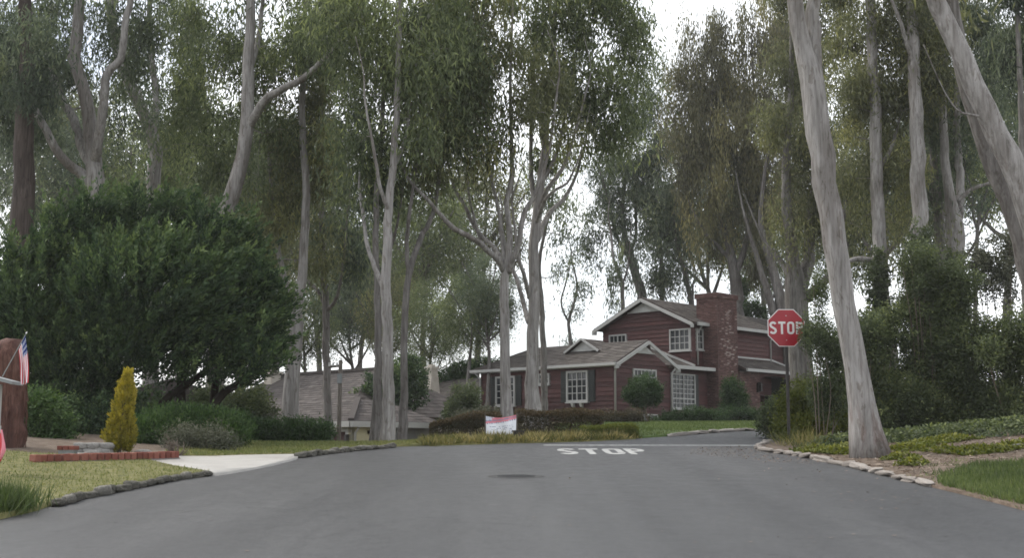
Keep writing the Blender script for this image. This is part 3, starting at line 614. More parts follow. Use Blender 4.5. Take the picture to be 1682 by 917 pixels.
# ================================================================== HOUSES
class House:
    def __init__(s, name, loc, rz, label):
        s.root = empty(name, loc, label, 'house', rz=rz); s.loc = Vector(loc); s.rz = rz
        s.inv = Matrix.Rotation(-rz, 3, 'Z')
    def hp(s, px, py, axis, val):
        o = s.inv @ (Vector((0, 0, EYE)) - s.loc); d = s.inv @ ray(px, py)
        k = 0 if axis == 'x' else 1
        p = o + d * ((val - o[k]) / d[k]); return (p[1 - k], p.z)
    @staticmethod
    def P(axis, val, c, z, out=0.0): return Vector((val - out, c, z)) if axis == 'x' else Vector((c, val - out, z))
    def wall(s, axis, val, c0, c1, z0, top, mat, boards=0.2, back=0.15, n=2, name='wall', bmat=None, label=None):
        """outline wall with lap boards; top(c) gives its height"""
        cs = [c0 + (c1 - c0) * i / n for i in range(n + 1)]
        poly = [s.P(axis, val, c0, z0), s.P(axis, val, c1, z0)] + [s.P(axis, val, c, top(c)) for c in cs[::-1]]
        mb = MB(); mb.prism(poly, s.P(axis, 0, 0, 0, -back))
        w = mb.build(name, mat, s.root)
        if label: w['label'] = label
        if boards:
            zt = max(top(c) for c in np.linspace(c0, c1, 21)); z = z0
            while z < zt - 0.02:
                zm = z + boards * 0.75; ok = [c for c in np.linspace(c0, c1, 81) if top(c) >= min(zm, zt)]
                if len(ok) > 1:
                    a, b = min(ok), max(ok); z1 = min(z + boards, max(top((a + b) / 2), z + .02))
                    q_ = [s.P(axis, val, a, z, .001), s.P(axis, val, a, z, .05), s.P(axis, val, a, z1, .012), s.P(axis, val, a, z1, .001)]
                    mb = MB(); mb.prism(q_, s.P(axis, 0, b, 0) - s.P(axis, 0, a, 0)); mb.build('siding_board', bmat or mat, w)
                z += boards
        return w
    def win(s, axis, val, c0, c1, z0, z1, sashes=2, cols=2, rows=3, proud=0.05, casing=0.075, label=None, bars=0.034, split=None, mull=0.05, sill=True):
        c0, c1 = sorted((c0, c1)); P = s.P; mb = MB(); o1 = proud + 0.06
        def bx(a, b, za, zb, oa, ob): mb.box(P(axis, val, a, za, oa), P(axis, val, b, zb, ob))
        bx(c0, c0 + casing, z0, z1, 0, o1); bx(c1 - casing, c1, z0, z1, 0, o1); bx(c0 + casing, c1 - casing, z0, z0 + casing, 0, o1 - .003); bx(c0 + casing, c1 - casing, z1 - casing, z1, 0, o1 - .003)
        i0, i1, j0, j1 = c0 + casing, c1 - casing, z0 + casing, z1 - casing
        sw = (i1 - i0 - mull * (sashes - 1)) / sashes; panes = []
        for k in range(sashes):
            a = i0 + k * (sw + mull)
            if k: bx(a - mull, a, j0, j1, 0, o1 - .006)
            bands = [(j0, j1, rows)]
            if split: zs = j0 + (j1 - j0) * split[0]; bands = [(j0, zs - .03, split[1]), (zs + .03, j1, rows)]; bx(a, a + sw, zs - .03, zs + .03, 0, o1 - .009)
            for (b0, b1, nr) in bands:
                pw, ph = sw / cols, (b1 - b0) / nr
                for i in range(1, cols): bx(a + i * pw - bars / 2, a + i * pw + bars / 2, b0, b1, 0, proud + .035)
                for j in range(1, nr): bx(a, a + sw, b0 + j * ph - bars / 2, b0 + j * ph + bars / 2, 0, proud + .032)
                for i in range(cols):
                    for j in range(nr): panes.append((a + i * pw, a + (i + 1) * pw, b0 + j * ph, b0 + (j + 1) * ph))
        w = mb.build('window', WHITE, s.root)
        if label: w['label'] = label
        for (a, b, za, zb) in panes:
            m2 = MB(); m2.box(P(axis, val, a + .002, za + .002, .02), P(axis, val, b - .002, zb - .002, max(.052, proud + .012))); m2.build('pane', GLASS, w)
        if sill:
            m2 = MB(); m2.box(P(axis, val, c0 - .03, z0 - .05, 0), P(axis, val, c1 + .03, z0 - .002, o1 + .05)); m2.build('sill', WHITE, w)
        return w
    def shutter(s, axis, val, c0, c1, z0, z1):
        c0, c1 = sorted((c0, c1)); mb = MB(); P = s.P
        mb.box(P(axis, val, c0, z0, 0), P(axis, val, c1, z1, .05)); w = mb.build('shutter', SHUT, s.root)
        n = max(4, int((z1 - z0) / .09))
        mb = MB()
        for k in range(n):
            z = z0 + .05 + (z1 - z0 - .1) * k / n
            mb.box(P(axis, val, c0 + .03, z, .05), P(axis, val, c1 - .03, z + .05, .07))
        mb.build('louvres', SHUT, w, kind='stuff')
    def roof(s, E0, E1, R1, R0, mat, tab=(0.28, 0.2), th=0.10, name='roof', label=None, parent=None):
        E0, E1, R0, R1 = map(Vector, (E0, E1, R0, R1))
        nrm = (E1 - E0).cross(R0 - E0 if (R0 - E0).length > .01 else R1 - E0).normalized()
        if nrm.z < 0: nrm = -nrm
        poly = [E0, E1, R1] + ([R0] if (R0 - R1).length > 0.02 else [])
        mb = MB(); mb.prism(poly, -nrm * th); w = mb.build(name, DECK, parent or s.root)
        if label: w['label'] = label
        L = max((E1 - E0).length, (R1 - R0).length); H = max((R0 - E0).length, (R1 - E1).length)
        nr = max(1, int(((R0 + R1) / 2 - (E0 + E1) / 2).length / tab[1]))
        mb = MB()
        for j in range(nr):
            t0, t1 = j / nr, min(1, (j + 1.12) / nr)
            a0, b0 = E0.lerp(R0, t0), E1.lerp(R1, t0); a1, b1 = E0.lerp(R0, t1), E1.lerp(R1, t1)
            nc = max(1, int((b0 - a0).length / tab[0])); off = random.random()
            edges = sorted(set([0.0, 1.0] + [min(1, max(0, (k + off + random.uniform(-.15, .15)) / nc)) for k in range(nc)]))
            for u0, u1 in zip(edges, edges[1:]):
                if u1 - u0 < .004: continue
                l = (0.022 if mat is SHING else 0.012) + random.uniform(0, .010); g = .004 / max(1e-3, (b0 - a0).length)
                v = [a0.lerp(b0, u0 + g) + nrm * l, a0.lerp(b0, u1 - g) + nrm * l, a1.lerp(b1, u1 - g) + nrm * .006, a1.lerp(b1, u0 + g) + nrm * .006, a0.lerp(b0, u0 + g) + nrm * .001, a0.lerp(b0, u1 - g) + nrm * .001]
                mb.add(v, [(0, 1, 2, 3), (4, 5, 1, 0)], 0, min(1, max(0, random.gauss(.5, .2))))
        mb.build('shingles', mat, w, kind='stuff'); return w
    def trim(s, a, b, w, h, name='fascia', mat=None, up=(0, 0, 1)):
        mb = MB(); mb.bar(a, b, w, h, up); return mb.build(name, mat or WHITE, s.root)
    def pipe(s, pts, r=0.045, name='downspout', mat=None):
        mb = MB(); mb.tube(pts, [r] * len(pts), 8); return mb.build(name, mat or WHITE, s.root, smooth=True)

ZG = 2.60
h = House('red_house', (8.46, 60.4, ZG), R(47), 'dark red clapboard house with white trim, brick chimney and brown shingle roof')
X0, X1, YF, YB = -6.30, -2.36, -0.42, 7.7           # low wing
ZE, ZR = 2.56, 3.50                                  # its eave and ridge
UE, UR = 4.80, 6.02                                  # two-storey eave and ridge
xm = (X0 + X1) / 2
lowtop = lambda c: ZE
gab = lambda c: ZE + (ZR - ZE) * (1 - abs(c - xm) / ((X1 - X0) / 2)) - 0.05
h.wall('x', X0, YF, YB, -0.5, lowtop, SIDING, label='long low wing wall with shuttered windows')
h.wall('y', YF, X0 + .002, X1, -0.5, gab, SIDING, n=8, label='gable end of the low wing')
h.wall('y', YF + .18, X1, 0.9, -0.5, lowtop, SIDING)
upg = lambda c: UE + (UR - UE) * (1 - abs(c - 2.65) / 2.65) - 0.05
h.wall('x', 0.0, 0.002, 5.3, ZE - .4, upg, SIDING, n=8, label='upper storey gable wall')
h.wall('y', 0.0, 0.0, 7.0, 1.5, lambda c: UE, SIDING)
h.wall('y', 0.75, 7.02, 12.5, -0.5, lambda c: UE - .15, SIDING)
h.wall('x', 6.99, 0.01, 0.75, 1.5, lambda c: UE, SIDING, boards=0, back=0.01)
# closing walls that the street does not see
mb = MB(); mb.box((12.35, .9, -.5), (12.5, 5.3, UE - .2)); mb.box((.15, 5.15, -.5), (12.35, 5.3, UE - .1)); mb.box((X1 - .15, .05, -.5), (X1, YB, ZE - .05)); mb.box((X0 + .16, YB - .15, -.5), (X1 - .16, YB, ZE - .05))
mb.build('rear_wall', SIDING, h.root)
# roofs
ov = 0.35; sl = (ZR - ZE) / ((X1 - X0) / 2)
h.roof((X0 - ov, YF - ov, ZE - ov * sl + .12), (X0 - ov, YB + ov, ZE - ov * sl + .12), (xm, YB - 1.6, ZR + .12), (xm, YF - ov, ZR + .12), SHING, label='long brown shingle slope of the low wing')
h.roof((X1 + ov, YB + ov, ZE - ov * sl + .12), (X1 + ov, YF + 1.0, ZE - ov * sl + .12), (xm, YF - ov, ZR + .12), (xm, YB - 1.6, ZR + .12), SHING)
h.roof((X0 - ov, YB + ov, ZE - ov * sl + .12), (X1 + ov, YB + ov, ZE - ov * sl + .12), (xm, YB - 1.6, ZR + .121), (xm, YB - 1.6, ZR + .12), SHING)
# link roof leaning on the upper gable wall
f0 = h.hp(1142, 603, 'x', -.05); f1 = h.hp(1064, 571, 'x', -.05)
h.roof((X1 - .1, YF - .2, ZE + .02), (1.0, YF - .2, ZE + .02), (1.0, f0[0] + .05, f0[1] - .02), (X1 - .1, f0[0] + .05, f0[1] - .02), SHING, label='eave strip of the link roof')
h.roof((X1 - .1, f0[0] + .05, f0[1] - .02), (-.04, f0[0] + .05, f0[1] - .02), (-.04, f1[0], f1[1] - .02), (-3.2, f1[0], f1[1] - .02), SHING, label='small shingle roof between gable and upper wall')
h.trim((-.06, f0[0], f0[1] + .05), (-.06, f1[0], f1[1] + .05), .05, .10, 'flashing')
# two-storey roof
us = (UR - UE) / 2.65
h.roof((-ov, -ov, UE - ov * us + .12), (7.4, -ov, UE - ov * us + .12), (7.4, 2.65, UR + .12), (-ov, 2.65, UR + .12), SHING, label='brown shingle slope of the upper storey')
h.roof((7.4, 5.3 + ov, UE - ov * us + .12), (-ov, 5.3 + ov, UE - ov * us + .12), (-ov, 2.65, UR + .12), (7.4, 2.65, UR + .12), SHING)
h.roof((7.41, .4, UE - .1), (12.9, .4, UE - .1), (11.0, 2.65, UR - .1), (7.41, 2.65, UR - .1), SHING)
h.roof((12.9, .4, UE - .1), (12.9, 5.6, UE - .1), (11.0, 2.66, UR - .1), (11.0, 2.65, UR - .1), SHING)
h.roof((12.9, 5.6, UE - .1), (7.41, 5.6, UE - .1), (7.41, 2.65, UR - .1), (11.0, 2.65, UR - .1), SHING)
# barge boards, gutters, gable panels
def barge(axis, val, ca, cb, ze, zr, ovc, out):
    cm = (ca + cb) / 2; sl_ = (zr - ze) / abs(cb - cm)
    for c in (ca, cb):
        e = c + (ovc if c > cm else -ovc)
        h.trim(h.P(axis, val, e, ze - ovc * sl_ + .0, out), h.P(axis, val, cm, zr + .0, out), .05, .15, 'barge_board')
        h.trim(h.P(axis, val, e + (-.12 if c > cm else .12), ze - ovc * sl_ - .06, out - .16), h.P(axis, val, e, ze - ovc * sl_ - .06, out + .03), .16, .17, 'eave_return')
    hw = abs(cb - cm) * .36; z0 = zr - hw * sl_ - .12
    mb = MB(); mb.prism([h.P(axis, val, cm - hw, z0, .04), h.P(axis, val, cm + hw, z0, .04), h.P(axis, val, cm, zr - .08, .04)], h.P(axis, 0, 0, 0, .05)); mb.build('gable_panel', GREYP, h.root)
    h.trim(h.P(axis, val, cm - hw - .05, z0, .10), h.P(axis, val, cm + hw + .05, z0, .10), .05, .06, 'panel_moulding')
barge('y', YF, X0, X1, ZE, ZR, .35, .38)
barge('x', 0.0, 0.0, 5.3, UE, UR, .38, .38)
ge = ZE - ov * sl + .06
h.trim((X0 - ov - .05, YF - ov, ge), (X0 - ov - .05, YB + ov, ge), .09, .12, 'gutter')
h.trim((X1 + .1, YF - .27, ZE - .03), (1.05, YF - .27, ZE - .03), .12, .16, 'gutter')
h.trim((0.05, -ov - .05, UE - ov * us + .05), (7.45, -ov - .05, UE - ov * us + .05), .10, .15, 'gutter')
h.trim((7.45, .34, UE - .16), (12.9, .34, UE - .16), .10, .14, 'gutter')
mb = MB(); mb.box((X0 - ov, YF - ov + .02, ge - .09), (X0, YB + ov, ge - .06)); mb.build('soffit', GREYP, h.root)
h.pipe([(X0 - .32, YF - .3, ge - .06), (X0 - .2, YF - .18, ge - .25), (X0 - .09, YF - .07, ge - .35), (X0 - .09, YF - .07, -.3)])
h.pipe([(X0 - .32, YB + .1, ge - .06), (X0 - .12, YB - .05, ge - .35), (X0 - .09, YB - .05, -.3)])
h.pipe([(X1 + .15, YF - .30, ZE - .1), (X1 + .05, YF - .12, ZE - .35), (X1 + .05, YF - .07, -.3)])
h.pipe([(.55, -.35, UE - .1), (.5, -.15, UE - .35), (.45, -.08, UE - .55), (.45, -.08, ZE + .2)])
h.pipe([(7.0, -.35, UE - .15), (6.95, -.08, UE - .5), (6.95, -.08, 3.2)])
for (x, y, z0, z1) in ((X0, YF, -.4, ZE - .1), (2.7, 0, 2.9, UE - .1)):
    mb = MB(); mb.box((x - .05, y - .05, z0), (x + .06, y + .06, z1)); mb.build('corner_board', WHITE if x > 0 else SIDING, h.root)
# windows by wall
def W(axis, val, px0, px1, py0, py1, **kw):
    c0, za = h.hp(px0, py0, axis, val); c1, zb = h.hp(px1, py1, axis, val)
    cm, zt = h.hp((px0 + px1) / 2, py0, axis, val); _, zbm = h.hp((px0 + px1) / 2, py1, axis, val)
    return (min(c0, c1), max(c0, c1), zbm, zt)
c0, c1, z0, z1 = W('x', X0, 816.5, 848.5, 618.5, 667.5)
h.win('x', X0, c0, c1, z0, z1, 2, 2, 4, proud=.08, casing=.09, label='tall white window behind a gum trunk')
wd = 0.34
h.shutter('x', X0 - .034, c0 - wd - .02, c0 - .02, z0, z1); h.shutter('x', X0 - .034, c1 + .02, c1 + wd + .02, z0, z1)
c0, c1, z0, z1 = W('x', X0, 886, 904.5, 614, 632.5)
h.win('x', X0, c0, c1, z0, z1, 2, 1, 2, casing=.08, label='small high window')
c0, c1, z0, z1 = W('x', X0, 933, 968.5, 609.5, 661)
h.win('x', X0, c0, c1, z0, z1, 2, 2, 4, proud=.09, casing=.09, label='tall white box window with black shutters')
h.shutter('x', X0 - .034, c0 - wd - .02, c0 - .02, z0, z1); h.shutter('x', X0 - .034, c1 + .02, c1 + wd + .02, z0, z1)
for f in (.3, .7):
    cc = c0 + (c1 - c0) * f; mb = MB(); mb.prism([(X0 - .03, cc - .06, z0 - .05), (X0 - .22, cc - .06, z0 - .05), (X0 - .16, cc - .06, z0 - .2), (X0 - .03, cc - .06, z0 - .26)], (0, .12, 0)); mb.build('bracket', GREYP, h.root)
c0, c1, z0, z1 = W('y', YF, 1037.5, 1076, 607, 642)
h.win('y', YF, c0, c1, z0, z1, 3, 2, 3, casing=.07, label='three-light window behind the round shrub')
c0, c1, z0, z1 = W('y', YF, 1055, 1078, 681, 695)
h.win('y', YF, c0, c1, z0, z1, 2, 2, 1, casing=.05, label='low vent window near the ground')
V2 = YF + .18
c0, c1, z0, z1 = W('y', V2, 1100.5, 1140, 614.5, 672.5)
h.win('y', V2, c0, c1, z0, z1, 2, 3, 5, casing=.07, split=(.27, 2), label='large many-paned picture window')
mb = MB(); mb.box((c1 + .05, V2 - .06, -.3), (c1 + .32, V2 - .035, z1)); mb.build('shutter', SHUT, h.root)
c0, c1, z0, z1 = W('x', 0, 1002, 1031, 550, 576)
h.win('x', 0, c0, c1, z0, z1, 2, 2, 2, label='upper window half hidden by the low roof')
c0, c1, z0, z1 = W('x', 0, 1101, 1135.5, 540.5, 577)
h.win('x', 0, c0, c1, z0, z1, 2, 2, 3, label='upper casement window by the corner')
c0, c1, z0, z1 = W('y', 0, 1141.5, 1156, 540.5, 575.5)
h.win('y', 0, max(c0, .12), min(c1, .92), z0, z1, 1, 2, 3, label='narrow upper window beside the chimney')
# gablet vent on the low ridge
gx, gy, gz = -5.2, 0, 0
c0, za = h.hp(931, 580, 'x', -5.35); c1, zb = h.hp(986, 577, 'x', -5.35); cmid, zt = h.hp(957, 561.5, 'x', -5.2)
c0, c1 = sorted((c0, c1)); zb = ZE + (X0 * -1 - 5.35) * sl + .2
mb = MB(); mb.prism([(-5.3, c0 + .15, zb), (-5.3, c1 - .15, zb), (-5.3, (c0 + c1) / 2, zb + .46)], (.1, 0, 0)); mb.build('gablet_panel', GREYP, h.root)
h.roof((-5.5, c0, zb - .04), (-4.0, c0, zb - .04), (-4.0, (c0 + c1) / 2, zb + .56), (-5.5, (c0 + c1) / 2, zb + .56), SHING, th=.06, name='gablet_roof')
h.roof((-4.0, c1, zb - .04), (-5.5, c1, zb - .04), (-5.5, (c0 + c1) / 2, zb + .56), (-4.0, (c0 + c1) / 2, zb + .56), SHING, th=.06, name='gablet_roof')
h.trim((-5.52, c0 - .02, zb - .05), (-5.52, (c0 + c1) / 2, zb + .54), .04, .09, 'barge_board'); h.trim((-5.52, c1 + .02, zb - .05), (-5.52, (c0 + c1) / 2, zb + .54), .04, .09, 'barge_board')
# chimney: bricks laid in courses round a mortar core
def brick_block(hs, name, x0, x1, y0, y1, z0, z1, mat, label=None, faces='xy', smear=None, bl=0.21, bh=0.075, parent=None):
    mb = MB(); mb.box((x0, y0, z0), (x1, y1, z1)); c = mb.build(name, MORTAR, parent or hs.root)
    if label: c['label'] = label
    mb = MB(); nr = int((z1 - z0) / bh)
    for j in range(nr):
        z = z0 + j * bh; off = (j % 2) * bl / 2
        for axis in faces:
            a0, a1 = (y0, y1) if axis == 'x' else (x0, x1)
            e = sorted(set([a0, a1] + [a0 + off + k * bl for k in range(int((a1 - a0) / bl) + 2) if a0 < a0 + off + k * bl < a1]))
            for u0, u1 in zip(e, e[1:]):
                if u1 - u0 < .03: continue
                t = min(.8, max(0, random.gauss(.4, .18))); o = .012 + random.uniform(0, .008)
                if smear and axis == smear[0]:
                    k = math.exp(-((u0 - smear[1]) / smear[2]) ** 2) * (1 if smear[3] < z < smear[4] else .15)
                    if random.random() < k * .42: t = random.uniform(.78, .95)
                A = hs.P(axis, x0 if axis == 'x' else y0, u0 + .006, z + .005, 0); B = hs.P(axis, x0 if axis == 'x' else y0, u1 - .006, z + bh - .005, o)
                mb.box(A, B, 0, t)
    mb.build('bricks', mat, c, kind='stuff'); return c
ch = brick_block(h, 'chimney', .96, 2.63, -.89, .3, -.4, 5.98, CBRICK, 'tall red brick chimney with pale mortar smears', smear=('y', 1.75, .42, 2.6, 5.4))
brick_block(h, 'chimney_cap', .90, 2.69, -.95, .36, 5.98, 6.22, CBRICK, parent=ch)
# brick garage front with its opening under a pent roof
gx0, zt_ = h.hp(1247, 613, 'y', -1.0); gx1, _ = h.hp(1301, 640, 'y', -1.0)
pz = 2.62
brick_block(h, 'brick_wall', 2.64, gx0, -1.0, -.82, -.5, pz - .1, CBRICK)
brick_block(h, 'brick_wall', gx1, gx1 + 1.6, -1.0, -.82, -.5, pz - .1, CBRICK)
mb = MB(); na = 10
arcp = [(gx0 + (gx1 - gx0) * i / na, -1.0, pz - .42 + .22 * math.sin(math.pi * i / na) ** .6) for i in range(na + 1)]
mb.prism([(gx0, -1.0, pz - .1)] + arcp + [(gx1, -1.0, pz - .1)], (0, .18, 0)); mb.build('arch_header', SIDING, h.root)
mb = MB(); mb.box((gx0 - .3, .9, -.5), (gx1 + .3, .96, pz)); gd = mb.build('garage_door', DARK, h.root)
for k in range(4):
    mb = MB(); mb.box((gx0 - .25, .87, -.4 + k * .66), (gx1 + .25, .899, .2 + k * .66)); mb.build('door_panel', DARK, gd)
mb = MB(); mb.box((gx0 - .3, -.8, -.5), (gx0 - .2, .9, pz - .2)); mb.box((gx1 + .2, -.8, -.5), (gx1 + .3, .9, pz - .2)); mb.box((gx0 - .3, -.8, pz - .2), (gx1 + .3, .9, pz - .1)); mb.build('garage_lining', DARK, h.root)
h.roof((2.64, -1.35, pz), (7.6, -1.35, pz), (7.0, -.02, pz + .62), (2.64, -.02, pz + .62), SHING, label='shingle pent roof above the garage')
h.roof((7.6, -1.35, pz), (10.6, -1.0, pz - .1), (9.6, .7, pz + .5), (7.0, -.02, pz + .6), SHING)
h.trim((2.64, -1.40, pz - .04), (7.62, -1.40, pz - .04), .09, .14, 'gutter'); h.trim((2.64, -.06, pz + .70), (6.9, -.06, pz + .70), .06, .08, 'flashing'); h.trim((7.0, -.06, pz + .70), (9.7, .68, pz + .55), .06, .08, 'flashing')
mb = MB(); mb.box((gx0 - .3, -1.12, 1.55), (gx0 - .12, -1.02, 2.0)); mb.box((gx0 - .26, -1.26, 1.6), (gx0 - .14, -1.12, 1.9)); mb.prism([(gx0 - .3, -1.3, 1.9), (gx0 - .1, -1.3, 1.9), (gx0 - .2, -1.19, 2.05)], (0, .2, 0)); mb.build('wall_lantern', POSTM, h.root)

# ---- tiled house down the slope
zl = 0.55
k = House('tiled_house', (-5.26, 55, zl), R(47), 'low house with big mauve tile roof and cream garage down the slope')
rz_, ez_ = 4.25, 2.15
k.roof((-4.6, -2.4, ez_), (-4.6, 8.2, ez_), (0, 8.2, rz_), (0, .6, rz_), TILES, tab=(.3, .26), label='broad tiled slope facing the street')
k.roof((4.6, 8.2, ez_), (4.6, -2.4, ez_), (0, .6, rz_), (0, 8.2, rz_), TILES, tab=(.4, .4))
k.roof((4.6, -2.4, ez_), (-4.6, -2.4, ez_), (0, .6, rz_ + .001), (0, .6, rz_), TILES, tab=(.3, .26))
k.roof((-4.7, 8.22, ez_ - .1), (-4.7, 12.5, ez_ - .1), (-1.2, 12.5, rz_ - .75), (-1.2, 8.22, rz_ - .75), TILES, tab=(.3, .26), label='lower tiled slope below the cream chimney')
mb = MB(); mb.box((-4.2, -2.0, -1.2), (4.2, 12.2, ez_ - .1)); mb.prism([(-4.1, 7.4, ez_ - .1), (4.1, 7.4, ez_ - .1), (0, 7.4, rz_ - .14)], (0, .6, 0)); mb.build('wall', STUCCO, k.root)
mb = MB(); mb.bar((0, .6, rz_ + .06), (0, 8.2, rz_ + .06), .22, .12); mb.build('ridge_cap', TILES, k.root)
# cream chimney and stone chimney
def stack(hs, px0, px1, py0, py1, Y, mat, flare=False):
    a, b = at(px0, py1, Y), at(px1, py0, Y); w = (b.x - a.x); inv = hs.inv
    c = inv @ (Vector(((a.x + b.x) / 2, Y, 0)) - hs.loc); z0, z1 = a.z - hs.loc.z, b.z - hs.loc.z
    mb = MB(); r = w * .5
    mb.box((c.x - r * .8, c.y - r * .8, z0 - 1.2), (c.x + r * .8, c.y + r * .8, z1 - .12)); mb.box((c.x - r, c.y - r, z1 - .12), (c.x + r, c.y + r, z1))
    if flare: mb.prism([(c.x - r * 1.7, c.y - r * .9, z0 - 1.0), (c.x + r * 1.7, c.y - r * .9, z0 - 1.0), (c.x + r * .9, c.y - r * .9, z0 + (z1 - z0) * .55), (c.x - r * .9, c.y - r * .9, z0 + (z1 - z0) * .55)], (0, r * 1.8, 0))
    mb.box((c.x - r * .5, c.y - r * .5, z1), (c.x + r * .5, c.y + r * .5, z1 + .1))
    return mb.build('chimney', mat, hs.root)
stack(k, 435, 460, 611, 650, 59.5, STUCCO)
# garage: near corner turned to the street
K2 = Vector((-5.47, 44.0, 0)); cl = k.inv @ (K2 - k.loc); cx_, cy_ = cl.x, cl.y
ge_ = 2.33 - zl; gr_ = ge_ + .82
L1, L2 = 4.0, 9.0
k.roof((cx_ - .3, cy_ - .3, ge_), (cx_ + L1, cy_ - .3, ge_), (cx_ + L1 - 1.2, cy_ + 1.6, gr_), (cx_ + 1.6, cy_ + 1.6, gr_), TILES, tab=(.28, .24), label='garage hip roof slope above the cream wall')
k.roof((cx_ - .3, cy_ + L2, ge_), (cx_ - .3, cy_ - .3, ge_), (cx_ + 1.6, cy_ + 1.6, gr_), (cx_ + 1.6, cy_ + L2, gr_), TILES, tab=(.28, .24), label='garage hip roof slope above the dark door')
mb = MB(); mb.bar((cx_ - .3, cy_ - .3, ge_ + .05), (cx_ + 1.6, cy_ + 1.6, gr_ + .06), .2, .1); mb.build('hip_cap', TILES, k.root)
k.trim((cx_ - .36, cy_ - .36, ge_ - .1), (cx_ + L1 + .05, cy_ - .36, ge_ - .1), .06, .2); k.trim((cx_ - .36, cy_ - .3, ge_ - .1), (cx_ - .36, cy_ + L2, ge_ - .1), .06, .2)
mb = MB(); mb.box((cx_, cy_ + .02, -1.6), (cx_ + 1.9, cy_ + .2, ge_ - .05)); mb.build('garage_wall', CREAM, k.root)
mb = MB(); mb.box((cx_ + 1.9, cy_ + .1, -1.6), (cx_ + L1 - .1, cy_ + .28, ge_ - .05)); mb.build('stone_wall', GREYWALL, k.root)
mb = MB(); mb.box((cx_, cy_ + .02, -1.6), (cx_ + .15, cy_ + .35, ge_ - .05)); mb.box((cx_, cy_ + 1.55, -1.6), (cx_ + .15, cy_ + L2, ge_ - .05)); mb.box((cx_, cy_ + .35, ge_ - .35), (cx_ + .15, cy_ + 1.55, ge_ - .05)); mb.build('side_wall', GREYP, k.root)
mb = MB(); mb.box((cx_ + .1, cy_ + .35, -1.6), (cx_ + .16, cy_ + 1.55, ge_ - .35)); gd = mb.build('dark_red_door', REDDK, k.root)
for i in range(3):
    mb = MB(); mb.box((cx_ + .07, cy_ + .42 + i * .37, -1.3), (cx_ + .099, cy_ + .74 + i * .37, ge_ - .45)); mb.build('door_panel', REDDK, gd)
k.pipe([(cx_ + .1, cy_ - .3, ge_ - .15), (cx_ + .1, cy_ - .06, ge_ - .4), (cx_ + .1, cy_ - .06, -1.4)], .04)
mb = MB(); mb.box((cx_ - .12, cy_ + .15, ge_ - .75), (cx_ - .01, cy_ + .27, ge_ - .45)); mb.build('wall_lantern', POSTM, k.root)
mb = MB(); mb.box((cx_ + .7, cy_ - .1, ge_ - .42), (cx_ + .9, cy_ + .0, ge_ - .3)); mb.build('floodlight', POSTM, k.root)

# ---- middle house between the tiled house and the red one
mh_ = House('grey_house', (-3.6, 63.6, 1.6), R(47), 'grey-walled house with pinkish shingle roof half hidden by gum trunks')
me0 = 3.5 - 1.6; mr0 = 4.95 - 1.6
mh_.roof((-2.4, -2.6, me0), (-2.4, 5.4, me0), (2.0, 2.0, mr0), (2.0, -2.6, mr0), SHING, label='pinkish shingle slope above the grey wall')
mh_.roof((-2.4, 5.4, me0), (6.4, 5.4, me0), (2.0, 2.0, mr0 + .001), (2.0, 2.0, mr0), SHING)
mh_.roof((6.4, 5.4, me0), (6.4, -2.6, me0), (2.0, -2.6, mr0), (2.0, 2.0, mr0), SHING)
mh_.trim((-2.46, -2.6, me0 - .1), (-2.46, 5.45, me0 - .1), .07, .2)
mb = MB(); mb.box((-1.7, -2.5, -2), (5.8, 4.9, me0 - .08)); mb.build('wall', GREYWALL, mh_.root)
for i in range(3):
    mb = MB(); mb.box((-1.78, -1.6 + i * 1.9, -.2), (-1.71, -.6 + i * 1.9, 1.3)); wfr = mb.build('window', GREYP, mh_.root)
    mb = MB(); mb.box((-1.80, -1.52 + i * 1.9, -.12), (-1.781, -.68 + i * 1.9, 1.22)); mb.build('pane', GLASS, wfr)
mb = MB(); mb.prism([(-2.3, 4.3, me0 - .1), (-2.3, 5.3, me0 - .1), (-2.3, 4.3, me0 - .75)], (.1, 0, 0)); mb.build('eave_brace', WHITE, mh_.root)
stack(mh_, 700, 718, 603, 640, 60.5, STUCCO, True)

# ---- pale pink house glimpsed under the dark juniper
ph_ = House('pink_house', (-9.0, 36.0, Tz(-9, 36)), R(20), 'pink stucco house wall glimpsed beneath the dark spreading juniper')
mb = MB(); mb.box((-2.6, 0, -1), (1.4, 4, 2.6)); mb.build('wall', PINKST, ph_.root)
mb = MB(); mb.prism([(-3.0, -.4, 2.6), (1.8, -.4, 2.6), (-.6, -.4, 3.3)], (0, 4.8, 0)); mb.build('roof', TILES, ph_.root)
mb = MB(); mb.box((-1.8, -.06, .6), (-.9, 0, 1.7)); wfr = mb.build('window', WHITE, ph_.root)
mb = MB(); mb.box((-1.72, -.08, .68), (-.98, -.061, 1.62)); mb.build('pane', GLASS, wfr)

# ================================================================== TREES
def clump_leaves(cc, cr, per, L, Wd, droop, mat_t, stretch=(1, 1, 1), spread_t=0.16, up=False, outward=None):
    """leaf arrays for clumps: cc centres, cr radii, per leaves each"""
    m = len(cc); n = m * per; ci = np.repeat(np.arange(m), per)
    o = rng.normal(0, 0.5, (n, 3)); ln_ = np.linalg.norm(o, axis=1, keepdims=True); o = o / np.maximum(ln_, 1e-6) * np.minimum(ln_, 1.15)
    base = cc[ci] + o * cr[ci][:, None] * np.array(stretch)
    ax = np.stack([rng.normal(0, 1, n), rng.normal(0, 1, n), rng.normal(0, 1, n)], 1) * (1 - droop)
    ax[:, 2] += (1 if up else -1) * droop * 1.6
    if outward is not None: ax += outward
    ax = unit(ax); ln = (L * rng.uniform(0.6, 1.35, n))[:, None]
    sd_ = unit(np.cross(ax, rng.normal(0, 1, (n, 3)))) * (Wd * rng.uniform(0.7, 1.25, n))[:, None] / 2
    t = mat_t[ci] + rng.normal(0, spread_t, n)
    return base, ax * ln, sd_, t
